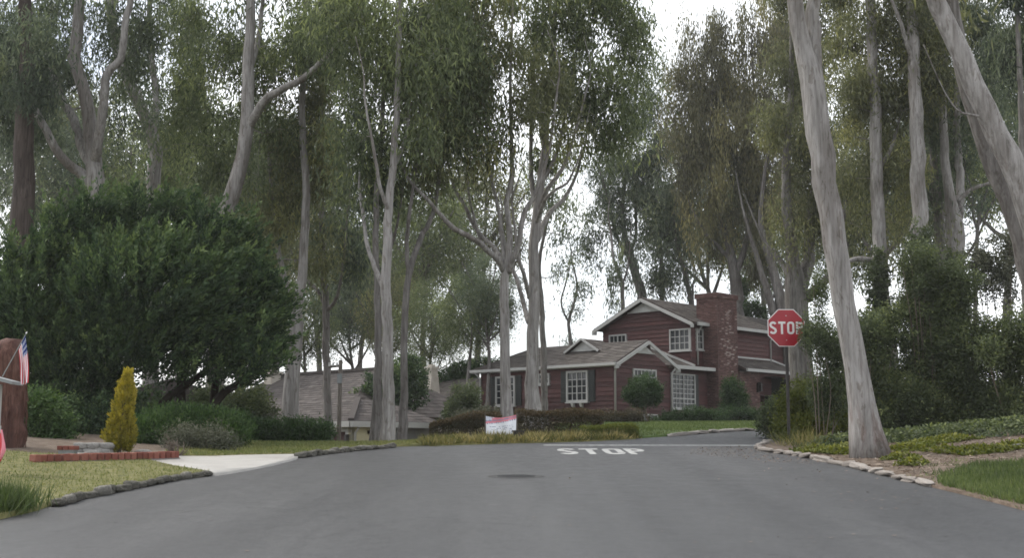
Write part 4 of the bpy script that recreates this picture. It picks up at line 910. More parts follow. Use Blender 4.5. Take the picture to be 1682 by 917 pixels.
def grow(nodes, nrad, targets, mb, r0=0.02, upbias=0.6, sides=4):
    """join every clump to the nearest limb with a thin curved branch"""
    nodes = list(nodes); nr_ = list(nrad)
    A = np.array(nodes); Rr = np.array(nr_)
    d0 = np.array([np.min(np.linalg.norm(A - t, axis=1)) for t in targets]) if len(targets) else []
    for i in np.argsort(d0):
        t = targets[i]; d = np.linalg.norm(A - t, axis=1) + upbias * np.clip(A[:, 2] - t[2], 0, None) * 1.2
        j = int(np.argmin(d)); a = A[j]; v = t - a; L = np.linalg.norm(v)
        if L < 0.25: continue
        ns = 3 if L < 2 else 5
        side = rng.normal(0, 0.09, 3) * L
        pts = []; rd = []
        ra = min(Rr[j] * 0.6, r0 * (0.6 + 0.55 * L)); 
        for k in range(ns + 1):
            f = k / ns; p_ = a + v * f + side * math.sin(math.pi * f) + np.array([0, 0, 0.10 * L * math.sin(math.pi * f)])
            pts.append(p_); rd.append(ra * (1 - f) + 0.006 * f + 0.002)
        mb.tube([Vector(p_) for p_ in pts], rd, sides, cap=False, mi=0)
        A = np.concatenate([A, np.array(pts[1:])]); Rr = np.concatenate([Rr, np.array(rd[1:])])
TREES = []
def gum(label, Y, stems, crowns, bark=BARK, leaf=LG, L=0.20, name='eucalyptus_tree', dens=1.0, droop=0.55, stretch=(1, 1, 1.15), group=None, sides=14, flare=0.25, wob=0.05, tbias=0.0, clump=0.62, cat='tree', wf=0.86):
    """stems: [(px, py, width px, depth offset)]; crowns: (px, py, rx, ry px, weight, depth offset)"""
    S_ = []
    for st in stems:
        pts = []; rd = []
        for q_ in st:
            dy = q_[3] if len(q_) > 3 else 0
            pts.append(np.array(at(q_[0], q_[1], Y + dy))); rd.append(q_[2] * wf / 2 * (Y + dy) / F0)
        S_.append([pts, rd])
    for pts, rd in S_:
        d = pts[-1] - pts[-2]; d = d / np.linalg.norm(d); e = 0.9 + 14 * rd[-1]
        pts.append(pts[-1] + (d * .7 + np.array([rng.normal(0, .15), rng.normal(0, .15), .5])) * e * .5); rd.append(rd[-1] * .55)
        pts.append(pts[-1] + (d * .4 + np.array([rng.normal(0, .2), rng.normal(0, .2), .8])) * e * .6); rd.append(.008)
    b = S_[0][0][0]; gz = Tz(b[0], b[1])
    if b[2] > gz + 0.05:                         # carry the trunk down to the soil
        d = S_[0][0][0] - S_[0][0][1]; k_ = 0.4 * (b[2] - gz) / max(0.2, abs(d[2]))
        S_[0][0].insert(0, np.array([b[0] + d[0] * min(k_, 2), b[1], gz - 0.1])); S_[0][1].insert(0, S_[0][1][0] * 1.12)
    else: S_[0][0][0] = np.array([b[0], b[1], gz - 0.1])
    b = S_[0][0][0]; base = np.array([b[0], b[1], gz])
    root = empty(name, tuple(base), label, cat, group)
    mb = MB(); nodes, nrad = [], []
    for si, (pts, rd) in enumerate(S_):
        P_, R_ = resample(pts, rd, max(0.12, rd[0] * 1.3)); n = len(P_)
        if si == 0:
            for i in range(n):
                hgt = P_[i][2] - gz; R_[i] *= 1 + flare * math.exp(-max(hgt, 0) / 0.35)
        jit = rng.normal(0, 1, (n, 3)); 
        P_ = [p_ + jit[i] * R_[i] * 0.10 for i, p_ in enumerate(P_)]
        mb.tube([Vector(p_) for p_ in P_], R_, sides if rd[0] > 0.08 else 8, wob=wob)
        s0 = int(n * 0.35) if si == 0 else int(n * .15)
        nodes += P_[s0:]; nrad += R_[s0:]
    Bs, As, Ss, Ts = [], [], [], []
    tg = []
    for cr in crowns:
        px, py, rx, ry, wt = cr[:5]; dy = cr[5] if len(cr) > 5 else 0
        c = np.array(at(px, py, Y + dy)); s_ = (Y + dy) / F0; ax_, az_ = rx * s_, ry * s_; ay_2 = max(0.7 * min(ax_, az_), 0.9)
        area = math.pi * ax_ * az_; Ll = L * (1.5 if py < -40 else 1.0); Wd = Ll * 0.21
        need = 1.95 * wt * dens * area * (0.38 if py < -40 else 1.0) / (Ll * Wd * 0.5 * 0.62)
        rad = clump * rng.uniform(0.6, 1.5, 4000)
        nc = max(4, int(area * 1.25 / (clump * clump) * 0.55)); per = max(12, int(need / nc))
        dirs = unit(rng.normal(0, 1, (nc, 3))); rr = rng.uniform(0.12, 1, nc) ** 0.42
        cc = c + dirs * rr[:, None] * np.array([ax_, ay_2, az_]) * 0.92
        crr = rad[:nc]; keep = cc[:, 2] > T(cc[:, 0], cc[:, 1]) + 0.8; cc, crr = cc[keep], crr[keep]
        if not len(cc): continue
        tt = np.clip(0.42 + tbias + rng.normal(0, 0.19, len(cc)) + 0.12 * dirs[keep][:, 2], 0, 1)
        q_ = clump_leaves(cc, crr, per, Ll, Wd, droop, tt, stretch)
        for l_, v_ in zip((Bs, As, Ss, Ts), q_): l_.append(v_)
        tg.append(cc)
    if tg: grow(nodes, nrad, np.concatenate(tg), mb)
    mb.build('trunk', bark, root, smooth=True, origin=base)
    if Bs:
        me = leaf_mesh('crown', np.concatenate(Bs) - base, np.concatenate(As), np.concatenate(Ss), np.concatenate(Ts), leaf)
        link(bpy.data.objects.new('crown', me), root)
    TREES.append(root); return root

# --- gums beside the dark juniper
gum('pale many-limbed eucalyptus rising behind the dark juniper', 35,
    [[(166, 620, 44), (158, 370, 40), (156, 310, 38), (151, 256, 30), (147, 192, 27), (133, 137, 24), (121, 96, 24), (128, 46, 22), (133, 0, 20), (140, -120, 14), (150, -260, 7)],
     [(150, 310, 22), (133, 284, 20), (98, 256, 17, -.5), (69, 201, 15, -.8), (50, 169, 14, -1), (18, 114, 13, -1.2), (-10, 75, 12, -1.5), (-60, -40, 8, -2)],
     [(152, 275, 20), (137, 247, 18, .4), (121, 197, 17, .6), (96, 151, 17, .8), (69, 60, 15, 1.0), (50, 18, 14, 1.2), (20, -100, 9, 1.5)],
     [(156, 270, 20), (160, 238, 19, -.4), (167, 197, 18, -.6), (176, 124, 17, -.9), (197, 96, 15, -1), (208, 27, 13, -1.2), (216, -10, 12, -1.2), (235, -140, 7, -1.5)]],
    [(60, 60, 130, 90, .8, 2), (150, 110, 110, 90, .55, 2.5), (30, 200, 70, 80, .6, 2.5), (230, 30, 100, 70, .8, 1.5), (90, -90, 170, 90, 1, 0), (150, -230, 190, 100, 1, 0), (210, 190, 60, 60, .5, 3)], leaf=LD)
gum('second pale eucalyptus leaning behind the many-limbed one', 40,
    [[(247, 600, 30), (250, 330, 28), (256, 250, 26), (243, 197, 25), (224, 160, 23), (201, 105, 22), (185, 46, 20), (183, 0, 18), (190, -120, 12), (200, -230, 6)],
     [(250, 215, 15), (256, 160, 13, .5), (247, 80, 12, .8), (246, 0, 10, 1), (260, -110, 6, 1)]],
    [(270, 90, 100, 110, .9, 1.5), (300, 230, 80, 90, .8, 1.5), (240, 300, 80, 60, .6, 2), (250, -70, 140, 80, 1, 0), (230, -180, 160, 80, 1, 0)], leaf=LG, L=.19)
gum('tall smooth eucalyptus with a long bough over the juniper', 34,
    [[(352, 640, 36), (357, 403, 30), (366, 357, 33), (385, 311, 31), (398, 256, 27), (406, 206, 27), (407, 137, 24), (410, 60, 20), (412, 0, 18), (405, -120, 13), (410, -270, 6)],
     [(410, 206, 18), (435, 165, 16, -.5), (472, 142, 14, -.8), (504, 124, 12, -1.2), (540, 87, 10, -1.5), (562, 62, 9, -1.7), (600, 0, 6, -2)],
     [(409, 120, 12), (425, 60, 10, .5), (432, 0, 8, .8), (450, -100, 5, 1)]],
    [(350, 90, 100, 110, .9, 1.8), (470, 60, 110, 80, .9, .8), (340, 230, 70, 80, .7, 2.5), (460, 210, 60, 80, .8, 2.5), (400, 300, 60, 60, .5, 2.5), (540, 30, 80, 70, .9, -1), (410, -80, 180, 80, 1, 0), (420, -200, 180, 90, 1, 0)], leaf=LG)
gum('straight brown-barked tree rising above the flag', 33,
    [[(20, 700, 56), (30, 470, 48), (38, 330, 42), (42, 215, 36), (44, 100, 30), (40, 0, 24), (40, -150, 14), (44, -260, 6)]],
    [(40, 100, 90, 80, .9, -1.2), (40, 150, 100, 90, .8, 1.5), (-30, 60, 120, 100, 1, 1), (30, 330, 70, 60, .4, 3), (20, -80, 150, 90, 1, 0), (30, -200, 150, 80, 1, 0)], bark=BARKB, leaf=LD, wob=.08)
# --- gums between the juniper and the red house
gum('eucalyptus with peeling bark forking beside the juniper', 36,
    [[(480, 690, 34), (479, 640, 30), (485, 561, 27), (488, 510, 25), (492, 480, 20), (497, 450, 18), (500, 390, 17), (502, 300, 15), (496, 190, 13), (500, 60, 10), (505, -120, 5)],
     [(488, 505, 14), (476, 495, 13, .3), (468, 459, 11, .5), (457, 408, 10, .8), (447, 330, 8, 1), (440, 230, 6, 1.2), (430, 120, 4, 1.3)]],
    [(450, 340, 60, 80, .9, 1), (510, 260, 70, 100, 1, 1), (430, 440, 40, 50, .7, 1.5), (520, 420, 40, 50, .7, 1.5), (480, 130, 80, 80, 1, 1), (490, -80, 120, 90, 1, 0)], leaf=LO)
gum('slim grey eucalyptus standing behind the wooden utility pole', 41,
    [[(541, 724, 17), (537, 640, 15), (536, 564, 14), (535, 516, 14), (533, 470, 13), (530, 400, 12), (527, 300, 10), (530, 180, 8), (535, 20, 5)],
     [(535, 505, 8), (522, 478, 7, .3), (505, 462, 6, .6), (490, 440, 4, .8)], [(536, 512, 8), (550, 495, 7, -.4), (558, 470, 6, -.6), (565, 420, 5, -.8), (572, 340, 4, -1)]],
    [(560, 400, 50, 60, .9, 0), (520, 330, 60, 80, 1, .5), (580, 300, 60, 80, 1, .5), (545, 180, 80, 100, 1, .5), (510, 460, 30, 30, .6, .6), (590, 440, 40, 40, .8, .5), (540, 30, 80, 80, 1, 0)], bark=BARKG, leaf=LD, L=.2)
gum('stout straight eucalyptus on the verge beside the tiled house', 30,
    [[(638, 724, 28), (637, 640, 23), (636, 560, 21), (634, 480, 20), (634, 440, 19), (636, 400, 18), (640, 330, 16), (648, 250, 14), (653, 150, 12), (656, 40, 10), (662, -100, 7), (665, -200, 4)],
     [(633, 478, 11), (622, 455, 10, .2), (612, 430, 9, .4), (603, 400, 8, .6), (597, 360, 7, .8), (590, 300, 5, 1)], [(640, 350, 8), (625, 310, 7, -.4), (615, 250, 6, -.6), (600, 170, 4, -.8)], [(646, 280, 8), (665, 230, 6, .4), (675, 160, 5, .6), (690, 60, 4, .8)]],
    [(600, 190, 75, 90, 1, .5), (690, 120, 75, 110, 1, .5), (640, 60, 80, 90, 1, .5), (590, 320, 40, 50, .7, 1), (660, 230, 60, 60, .9, .5), (580, 60, 70, 90, 1, .2), (650, -60, 150, 80, 1, 0), (650, -160, 130, 70, 1, 0)], leaf=LG)
gum('darker eucalyptus trunk pressed against the stout verge gum', 31,
    [[(617, 724, 24), (620, 640, 16), (622, 560, 14), (620, 480, 13), (617, 400, 12), (620, 300, 11), (628, 200, 9), (630, 80, 7), (635, -80, 4)], [(620, 470, 7), (632, 440, 6, .4), (650, 380, 5, .7), (660, 320, 4, 1)]],
    [(640, 330, 40, 60, .8, 1), (615, 260, 60, 70, .9, 1), (630, 130, 70, 80, .9, 1)], bark=BARKG, leaf=LD)
gum('slender eucalyptus bending towards the red house, by the verge', 31.5,
    [[(661, 720, 20), (664, 640, 14), (664, 560, 13), (667, 490, 13), (674, 440, 12), (690, 395, 11, .2), (711, 350, 9, .4), (722, 290, 7, .6), (735, 210, 6, .7), (745, 120, 4, .8)],
     [(671, 455, 9), (668, 400, 8, -.2), (674, 340, 7, -.4), (685, 260, 5, -.5), (690, 170, 4, -.6)]],
    [(700, 300, 50, 60, .8, .5), (740, 210, 70, 80, 1, .5), (690, 210, 50, 60, .9, 0), (750, 80, 80, 90, 1, .5), (720, -50, 100, 70, 1, .3)], bark=BARKG, leaf=LG)
gum('wide-branching eucalyptus behind the small flag banner', 33,
    [[(833, 700, 26), (832, 660, 22), (830, 600, 19), (829, 520, 18), (829, 460, 17), (834, 425, 14), (838, 396, 12), (835, 360, 11, .2), (832, 330, 10, .3), (840, 288, 9, .4), (841, 250, 8, .4), (838, 150, 6, .5), (842, 20, 4, .5)],
     [(828, 445, 13), (815, 424, 12, -.3), (802, 413, 11, -.5), (779, 393, 11, -.9), (742, 373, 10, -1.3), (717, 345, 8, -1.6), (697, 322, 7, -1.8), (672, 295, 5, -2), (650, 250, 3, -2.2)],
     [(826, 430, 10), (810, 405, 9, .5), (793, 390, 8, .8), (776, 365, 8, 1), (762, 336, 7, 1.1), (745, 305, 6, 1.2), (732, 250, 4, 1.3)],
     [(829, 432, 9), (824, 385, 8, .2), (818, 339, 7, .3), (806, 288, 6, .4), (800, 220, 5, .5), (795, 130, 3, .5)],
     [(834, 448, 13), (843, 425, 12, -.2), (853, 396, 11, -.4), (860, 353, 10, -.6), (876, 325, 9, -.7), (890, 288, 8, -.8), (903, 240, 6, -.8), (915, 150, 4, -.8)],
     [(790, 398, 6, .8), (772, 330, 5, 1), (765, 260, 4, 1.2), (760, 180, 3, 1.2)]],
    [(700, 250, 55, 50, .7, -1.5), (760, 190, 70, 80, .9, .5), (800, 230, 60, 60, .7, 0), (830, 130, 90, 100, 1, .3), (740, 80, 80, 90, 1, .3), (780, 30, 120, 70, 1, 0), (700, 160, 60, 60, .8, -1), (820, -60, 170, 70, 1, 0), (900, 180, 60, 70, .8, -.8)], leaf=LO)
gum('thick eucalyptus with a fan of pale limbs before the red house', 35,
    [[(875, 700, 36), (875, 660, 28), (874, 600, 24), (876, 520, 22), (877, 440, 20), (880, 380, 19), (884, 330, 18), (890, 285, 16), (897, 220, 13), (905, 120, 10), (912, 20, 8), (918, -120, 5)],
     [(868, 530, 10), (861, 505, 9, .5), (851, 464, 8, .8), (841, 440, 7, 1), (825, 380, 5, 1.2)], [(870, 490, 9), (860, 450, 8, -.5), (852, 425, 7, -.7), (846, 380, 6, -.9)],
     [(883, 395, 12), (892, 368, 11, .4), (907, 345, 9, .7), (927, 325, 8, .9), (945, 291, 6, 1.1), (962, 230, 4, 1.2)],
     [(884, 350, 11), (900, 310, 9, -.4), (922, 280, 8, -.6), (938, 240, 6, -.7), (960, 160, 4, -.8)],
     [(882, 350, 11), (874, 300, 9, .3), (872, 230, 8, .5), (876, 130, 6, .6), (880, 20, 4, .6)],
     [(886, 320, 9), (893, 260, 8, .6), (890, 190, 6, .8), (893, 90, 5, .9), (890, -20, 4, .9)],
     [(890, 300, 9), (915, 250, 7, 0), (930, 180, 6, 0), (945, 90, 4, 0)], [(880, 370, 8), (895, 330, 7, -.8), (915, 310, 6, -1.1), (932, 300, 5, -1.2), (950, 262, 3, -1.3)]],
    [(900, 110, 80, 100, .8, .3), (970, 130, 80, 110, 1.05, 0), (1000, 60, 55, 80, 1, 0), (1000, 210, 50, 60, .9, 0), (940, 250, 60, 50, .8, .5), (960, 30, 90, 70, 1, 0), (870, 30, 70, 70, .8, .3), (1030, 120, 34, 70, .9, 0), (1040, 200, 26, 50, .6, .5), (1010, 20, 50, 40, .8, 0), (900, -60, 150, 70, 1, 0), (940, -150, 120, 60, 1, 0)], leaf=LG, tbias=.10)
gum('thin grey eucalyptus just behind the fan-limbed one', 44,
    [[(893, 590, 12), (892, 560, 11), (889, 490, 10), (885, 440, 8), (893, 390, 6), (905, 340, 5), (915, 270, 3)]],
    [(930, 400, 35, 40, .35, 1), (905, 330, 45, 50, .7, 0), (920, 460, 20, 25, .25, 1)], bark=BARKG, leaf=LD, L=.2)
# --- gums behind the houses
gum('small wispy sapling against the bright sky left of the gable', 72,
    [[(938, 600, 8), (937, 560, 7), (934, 530, 6), (942, 500, 5), (948, 470, 4), (940, 430, 3)], [(935, 532, 4), (922, 500, 3.5), (928, 470, 3), (935, 440, 2.5)]],
    [(950, 490, 28, 40, .35), (930, 440, 30, 25, .3), (975, 470, 12, 20, .25), (930, 560, 18, 14, .4)], bark=BARKG, leaf=LD, L=.26, sides=8, clump=.5)
gum('leaning dark eucalyptus behind the peak of the upper gable', 74,
    [[(1062, 560, 20), (1055, 497, 19), (1046, 455, 17), (1037, 425, 15), (1028, 395, 11), (1022, 350, 9), (1028, 290, 7), (1040, 220, 5), (1045, 140, 4)], [(1036, 425, 9), (1018, 400, 7), (1008, 370, 6), (1000, 330, 5), (985, 280, 4)], [(1034, 420, 7), (1045, 380, 6), (1043, 320, 5), (1050, 260, 4)]],
    [(1010, 370, 40, 60, .75), (985, 420, 26, 40, .35), (1045, 330, 40, 70, .95), (1010, 290, 55, 60, .9), (1060, 250, 50, 60, .9), (1050, 420, 26, 50, .55), (1045, 190, 40, 50, .6), (955, 380, 34, 44, .45), (1075, 150, 36, 60, .6), (985, 330, 36, 40, .6)], bark=BARKG, leaf=LD, L=.27, clump=.8)
gum('weeping eucalyptus with hanging sprays over the long roof', 70,
    [[(1024, 560, 9), (1023, 515, 8), (1022, 465, 8), (1016, 450, 6), (1008, 425, 5), (1003, 380, 4)], [(1022, 466, 5), (1030, 445, 4), (1034, 415, 3)]],
    [(1010, 460, 22, 34, .5), (1030, 430, 26, 30, .5), (998, 480, 10, 34, .35), (1020, 500, 14, 20, .3)], bark=BARKG, leaf=LD, L=.26, stretch=(.6, .6, 1.7), droop=.75, clump=.6)
gum('thin twisted eucalyptus between gable and chimney', 72,
    [[(1137, 520, 11), (1132, 480, 10), (1122, 440, 9), (1114, 410, 8), (1108, 370, 6), (1110, 320, 4)], [(1139, 505, 4), (1138, 470, 4), (1143, 450, 3), (1136, 425, 3)]],
    [(1100, 430, 36, 60, .8), (1120, 370, 50, 50, .9), (1095, 340, 40, 50, .9), (1130, 460, 22, 24, .45), (1090, 480, 20, 24, .5)], bark=BARKG, leaf=LD, L=.27, clump=.75)
gum('dark upright eucalyptus rising straight behind the upper roof', 73,
    [[(1090, 530, 12), (1088, 490, 10), (1087, 440, 9), (1083, 390, 7), (1080, 320, 5), (1085, 240, 4)]],
    [(1085, 420, 34, 60, .9), (1085, 330, 44, 60, 1), (1095, 240, 45, 60, .9), (1075, 470, 18, 28, .5)], bark=BARKG, leaf=LD, L=.27, clump=.75)
gum('broad bronze-leaved eucalyptus weeping over the brick chimney', 70,
    [[(1212, 545, 26), (1210, 490, 24), (1207, 455, 22), (1200, 415, 16), (1186, 370, 12), (1172, 310, 9), (1165, 230, 6), (1170, 140, 4)], [(1208, 450, 14), (1222, 410, 12), (1232, 360, 9), (1240, 280, 7), (1240, 180, 5), (1235, 90, 4)], [(1203, 430, 9), (1180, 405, 8), (1160, 385, 6), (1140, 350, 4)]],
    [(1190, 300, 80, 80, 1.25), (1230, 200, 100, 90, 1.3), (1170, 190, 70, 90, 1.2), (1150, 260, 45, 70, 1), (1200, 110, 90, 60, 1.1), (1260, 320, 60, 70, 1.1), (1180, 390, 50, 40, .7), (1240, 60, 70, 50, 1), (1130, 140, 40, 60, .9), (1140, 370, 24, 40, .5), (1245, 410, 40, 40, .6), (1165, 60, 50, 40, .6), (1120, 60, 30, 40, .3), (1115, 210, 34, 60, .9)], bark=BARKG, leaf=LB, L=.27, stretch=(.7, .7, 1.7), droop=.78, clump=.9)
gum('pair-trunked grey eucalyptus behind the garage roof', 68,
    [[(1290, 545, 24), (1283, 500, 22), (1272, 450, 18), (1258, 405, 14), (1250, 360, 10), (1255, 290, 7), (1270, 200, 5)], [(1272, 520, 16), (1258, 470, 14), (1246, 430, 10), (1235, 395, 8), (1222, 350, 5)]],
    [(1275, 330, 60, 60, .9), (1300, 240, 60, 80, 1), (1250, 430, 34, 34, .5), (1290, 130, 70, 80, 1), (1280, 40, 70, 60, .9)], bark=BARKG, leaf=LB, L=.26, stretch=(.7, .7, 1.6), droop=.75, clump=.8)
gum('massive gnarled eucalyptus directly behind the stop sign', 50,
    [[(1318, 690, 52), (1318, 620, 46), (1312, 560, 44), (1312, 500, 42), (1310, 470, 44), (1302, 430, 26), (1296, 380, 22), (1290, 310, 18), (1295, 220, 14), (1300, 120, 10), (1300, 0, 7)],
     [(1316, 480, 28), (1326, 440, 24, .3), (1330, 390, 20, .5), (1335, 320, 16, .6), (1345, 230, 12, .8), (1350, 120, 8, 1)], [(1325, 490, 20), (1345, 470, 17, -.4), (1362, 450, 14, -.7), (1374, 420, 10, -.9), (1385, 370, 7, -1), (1392, 300, 5, -1)],
     [(1306, 465, 14), (1290, 440, 12, .4), (1272, 415, 9, .6), (1255, 395, 6, .8)]],
    [(1330, 330, 60, 70, 1), (1320, 210, 70, 80, 1.1), (1360, 270, 50, 70, .9), (1290, 390, 36, 40, .6), (1385, 330, 40, 60, .8), (1330, 90, 80, 80, 1.1), (1340, 0, 90, 60, 1), (1380, 440, 26, 34, .35)], bark=BARKG, leaf=LO, L=.22, wob=.12, clump=.75)
# --- near gums on the earth bank
gum('big pale eucalyptus leaning over the road beside the stop sign', 21.6,
    [[(1429, 756, 66), (1424, 715, 58), (1415, 665, 50), (1404, 604, 44), (1387, 500, 43), (1372, 400, 45), (1358, 300, 46), (1345, 215, 48), (1330, 130, 46), (1316, 70, 34), (1307, 0, 31), (1296, -110, 24), (1285, -260, 16), (1280, -420, 8)],
     [(1344, 180, 32), (1338, 110, 31, .1), (1337, 50, 28, .15), (1337, 0, 26, .2), (1346, -120, 20, .4), (1362, -280, 12, .6), (1372, -400, 6, .7)]],
    [(1290, -190, 190, 120, 1, 0), (1360, -300, 200, 120, 1, .5), (1270, -400, 200, 110, 1, 0)], bark=BARKN, leaf=LO, sides=28, flare=.30, wob=.045)
gum('near pale eucalyptus slanting across the upper corner', 20,
    [[(1812, 780, 70), (1770, 600, 60), (1735, 470, 54), (1694, 350, 50), (1656, 262, 46), (1618, 180, 42), (1580, 92, 39), (1541, 5, 36), (1500, -100, 34), (1465, -230, 25), (1440, -400, 12)],
     [(1606, 190, 6, -.2), (1590, 187, 5, -.3), (1570, 178, 3, -.4)]],
    [(1500, -200, 200, 110, 1, 0), (1420, -320, 200, 120, 1, 0), (1560, -330, 180, 100, 1, 0)], bark=BARKN, leaf=LO, sides=22, flare=.3, wob=.03)
gum('darker leaning eucalyptus just behind the slanting pale one', 23,
    [[(1752, 760, 52), (1725, 600, 44), (1702, 490, 40), (1678, 400, 38), (1652, 325, 38), (1622, 252, 36), (1594, 160, 32), (1572, 60, 28), (1556, -60, 22), (1548, -200, 14), (1545, -300, 7)]],
    [(1560, -120, 160, 80, 1, 0), (1620, -60, 120, 50, .8, 1), (1540, -240, 160, 80, 1, 0)], bark=BARKG, leaf=LO, sides=18)
# --- gums across the side street
gum('straight grey-brown eucalyptus seen past the big leaning trunk', 42,
    [[(1442, 650, 30), (1444, 560, 28), (1444, 430, 26), (1442, 330, 25), (1438, 210, 23), (1433, 90, 21), (1430, 0, 20), (1425, -130, 12)], [(1440, 430, 12), (1410, 425, 10, -.4), (1385, 430, 7, -.6)], [(1442, 280, 9), (1465, 240, 7, .4), (1480, 180, 5, .6)]],
    [(1400, 150, 60, 80, 1, .5), (1460, 130, 60, 90, 1.1, .5), (1400, 270, 45, 60, .9, .5), (1465, 270, 40, 60, .9, 1), (1430, 20, 80, 70, 1.1, .3), (1405, 360, 30, 40, .6, 1), (1465, 390, 26, 50, .5, 1), (1470, 200, 50, 70, 1, 2), (1400, 60, 60, 60, 1, 2), (1480, 340, 40, 50, .7, 2), (1420, -110, 120, 80, 1, 0)], bark=BARK, leaf=LO, L=.2)
gum('ivy-wrapped eucalyptus trunk with grey upper stem', 41,
    [[(1518, 640, 38), (1515, 560, 36), (1512, 430, 33), (1509, 330, 30), (1505, 210, 27), (1501, 100, 23), (1498, 0, 20), (1495, -130, 12)], [(1505, 120, 9), (1480, 40, 8, -.4), (1465, 0, 6, -.6), (1440, -60, 4, -.8)]],
    [(1500, 130, 60, 90, 1.1, .8), (1540, 90, 60, 90, 1.1, .8), (1490, 290, 40, 60, .8, 1), (1510, 10, 80, 60, 1.1, .3), (1515, 400, 32, 60, .5, .4), (1490, 470, 26, 50, .5, .6), (1510, -110, 120, 80, 1, 0)], bark=BARK, leaf=LO, L=.2)
gum('forked eucalyptus with a pale scar in its fork', 43,
    [[(1574, 620, 40), (1571, 520, 37), (1568, 420, 36), (1565, 370, 34), (1558, 320, 20), (1552, 260, 17), (1548, 180, 15), (1552, 80, 12), (1560, -30, 8)], [(1568, 375, 20), (1578, 325, 17, .4), (1574, 260, 15, .6), (1572, 180, 13, .7), (1580, 60, 10, .8), (1590, -60, 6, .8)], [(1572, 330, 9), (1598, 310, 8, 0), (1625, 300, 6, 0), (1650, 280, 4, 0)]],
    [(1560, 190, 50, 80, 1, 1), (1610, 110, 60, 90, 1.1, 1), (1600, 230, 40, 50, .7, 1), (1575, 20, 80, 60, 1.1, .5), (1600, 330, 22, 30, .3, 0), (1590, 150, 60, 70, 1, 2), (1640, 60, 60, 60, 1, 2), (1540, 330, 40, 50, .7, 2), (1580, -90, 110, 80, 1, 0)], bark=BARK, leaf=LD, L=.2)
gum('shadowed eucalyptus wedged between ivy-wrapped and forked trunks', 45,
    [[(1548, 620, 26), (1546, 520, 24), (1545, 420, 23), (1541, 340, 20), (1535, 280, 16), (1530, 180, 12), (1532, 60, 8), (1530, -60, 5)], [(1542, 350, 9), (1525, 320, 8, .3), (1510, 280, 5, .5)]],
    [(1535, 270, 40, 60, .9, 0), (1530, 150, 50, 70, 1, 0), (1535, 40, 60, 60, 1, 0)], bark=BARKG, leaf=LD, L=.21)
gum('thin bare-stemmed eucalyptus at the far picture edge', 38,
    [[(1690, 640, 14), (1684, 480, 13), (1680, 320, 12), (1677, 180, 11), (1673, 60, 10), (1668, -60, 7), (1665, -150, 4)]],
    [(1650, 120, 50, 80, .9, 1), (1690, 60, 60, 80, 1, .5), (1660, 240, 36, 40, .5, 1), (1670, -40, 90, 60, 1, 0), (1700, 250, 30, 60, .6, 0)], bark=BARKG, leaf=LD, L=.19)
gum('small young eucalyptus forking in the gap of sky', 44,
    [[(1602, 480, 9), (1604, 420, 8), (1606, 375, 7), (1612, 340, 6), (1622, 310, 4), (1628, 280, 3)], [(1605, 380, 5), (1598, 350, 4), (1596, 310, 3)], [(1607, 370, 5), (1620, 350, 4), (1638, 320, 3)]],
    [(1605, 320, 22, 26, .35), (1635, 290, 18, 20, .4)], bark=BARKG, leaf=LD, L=.19, sides=8, clump=.45)

# --- more distant gums, copies of four grown ones
def grown(seed, hgt, leaf, lean):
    global rng
    keep = rng; rng = np.random.default_rng(seed)
    mb = MB(); pts = [np.array([0, 0, -.3]), np.array([lean * .15 + rng.normal(0, .2), 0, hgt * .2]), np.array([lean * .35 + rng.normal(0, .35), .2, hgt * .42]), np.array([lean * .6 + rng.normal(0, .3), .1, hgt * .65]), np.array([lean, 0, hgt])]
    P_, R_ = resample(pts, [.25, .19, .15, .10, .03], .6); mb.tube([Vector(p_) for p_ in P_], R_, 9, wob=.06); nodes = P_[len(P_) // 3:]; nr_ = R_[len(P_) // 3:]
    for k_ in range(6):
        a = P_[int(len(P_) * rng.uniform(.48, .75))]; th = rng.uniform(0, 6.28); r_ = rng.uniform(1.6, 3.4)
        q_ = [a, a + np.array([math.cos(th) * r_ * .45, math.sin(th) * r_ * .45, rng.uniform(1, 2)]), a + np.array([math.cos(th) * r_, math.sin(th) * r_, rng.uniform(3, 5.5)])]
        B_, rb = resample(q_, [.12, .08, .03], .5); mb.tube([Vector(p_) for p_ in B_], rb, 6); nodes += B_; nr_ += rb
    nc = 105; dirs = unit(rng.normal(0, 1, (nc, 3))); cc = np.array([lean * .7, 0, hgt * .80]) + dirs * (rng.uniform(.1, 1, nc) ** .45)[:, None] * np.array([3.4, 3.2, hgt * .25])
    q_ = clump_leaves(cc, rng.uniform(.6, 1.15, nc), 150, .30, .062, .42, np.clip(rng.normal(.45, .15, nc), 0, 1), (1, 1, 1.2))
    grow(nodes, nr_, cc, mb)
    tm = mb.mesh('trunk', BARKG, True); cm = leaf_mesh('crown', *q_, leaf); rng = keep; return tm, cm
PROTO = [grown(21, 15, LD, .8), grown(22, 17, LO, -1.2), grown(23, 13, LG, 1.6), grown(24, 16, LG, -.4)]
def far_gum(px, Y, proto, sc, rz, label):
    x = (px - W0 / 2) / F0 * Y; r_ = empty('eucalyptus_tree', (x, Y, Tz(x, Y)), label, 'tree', 'distant eucalyptus trees', rz); r_.scale = (sc, sc, sc)
    for nm, me in zip(('trunk', 'crown'), PROTO[proto]): link(bpy.data.objects.new(nm, me), r_)
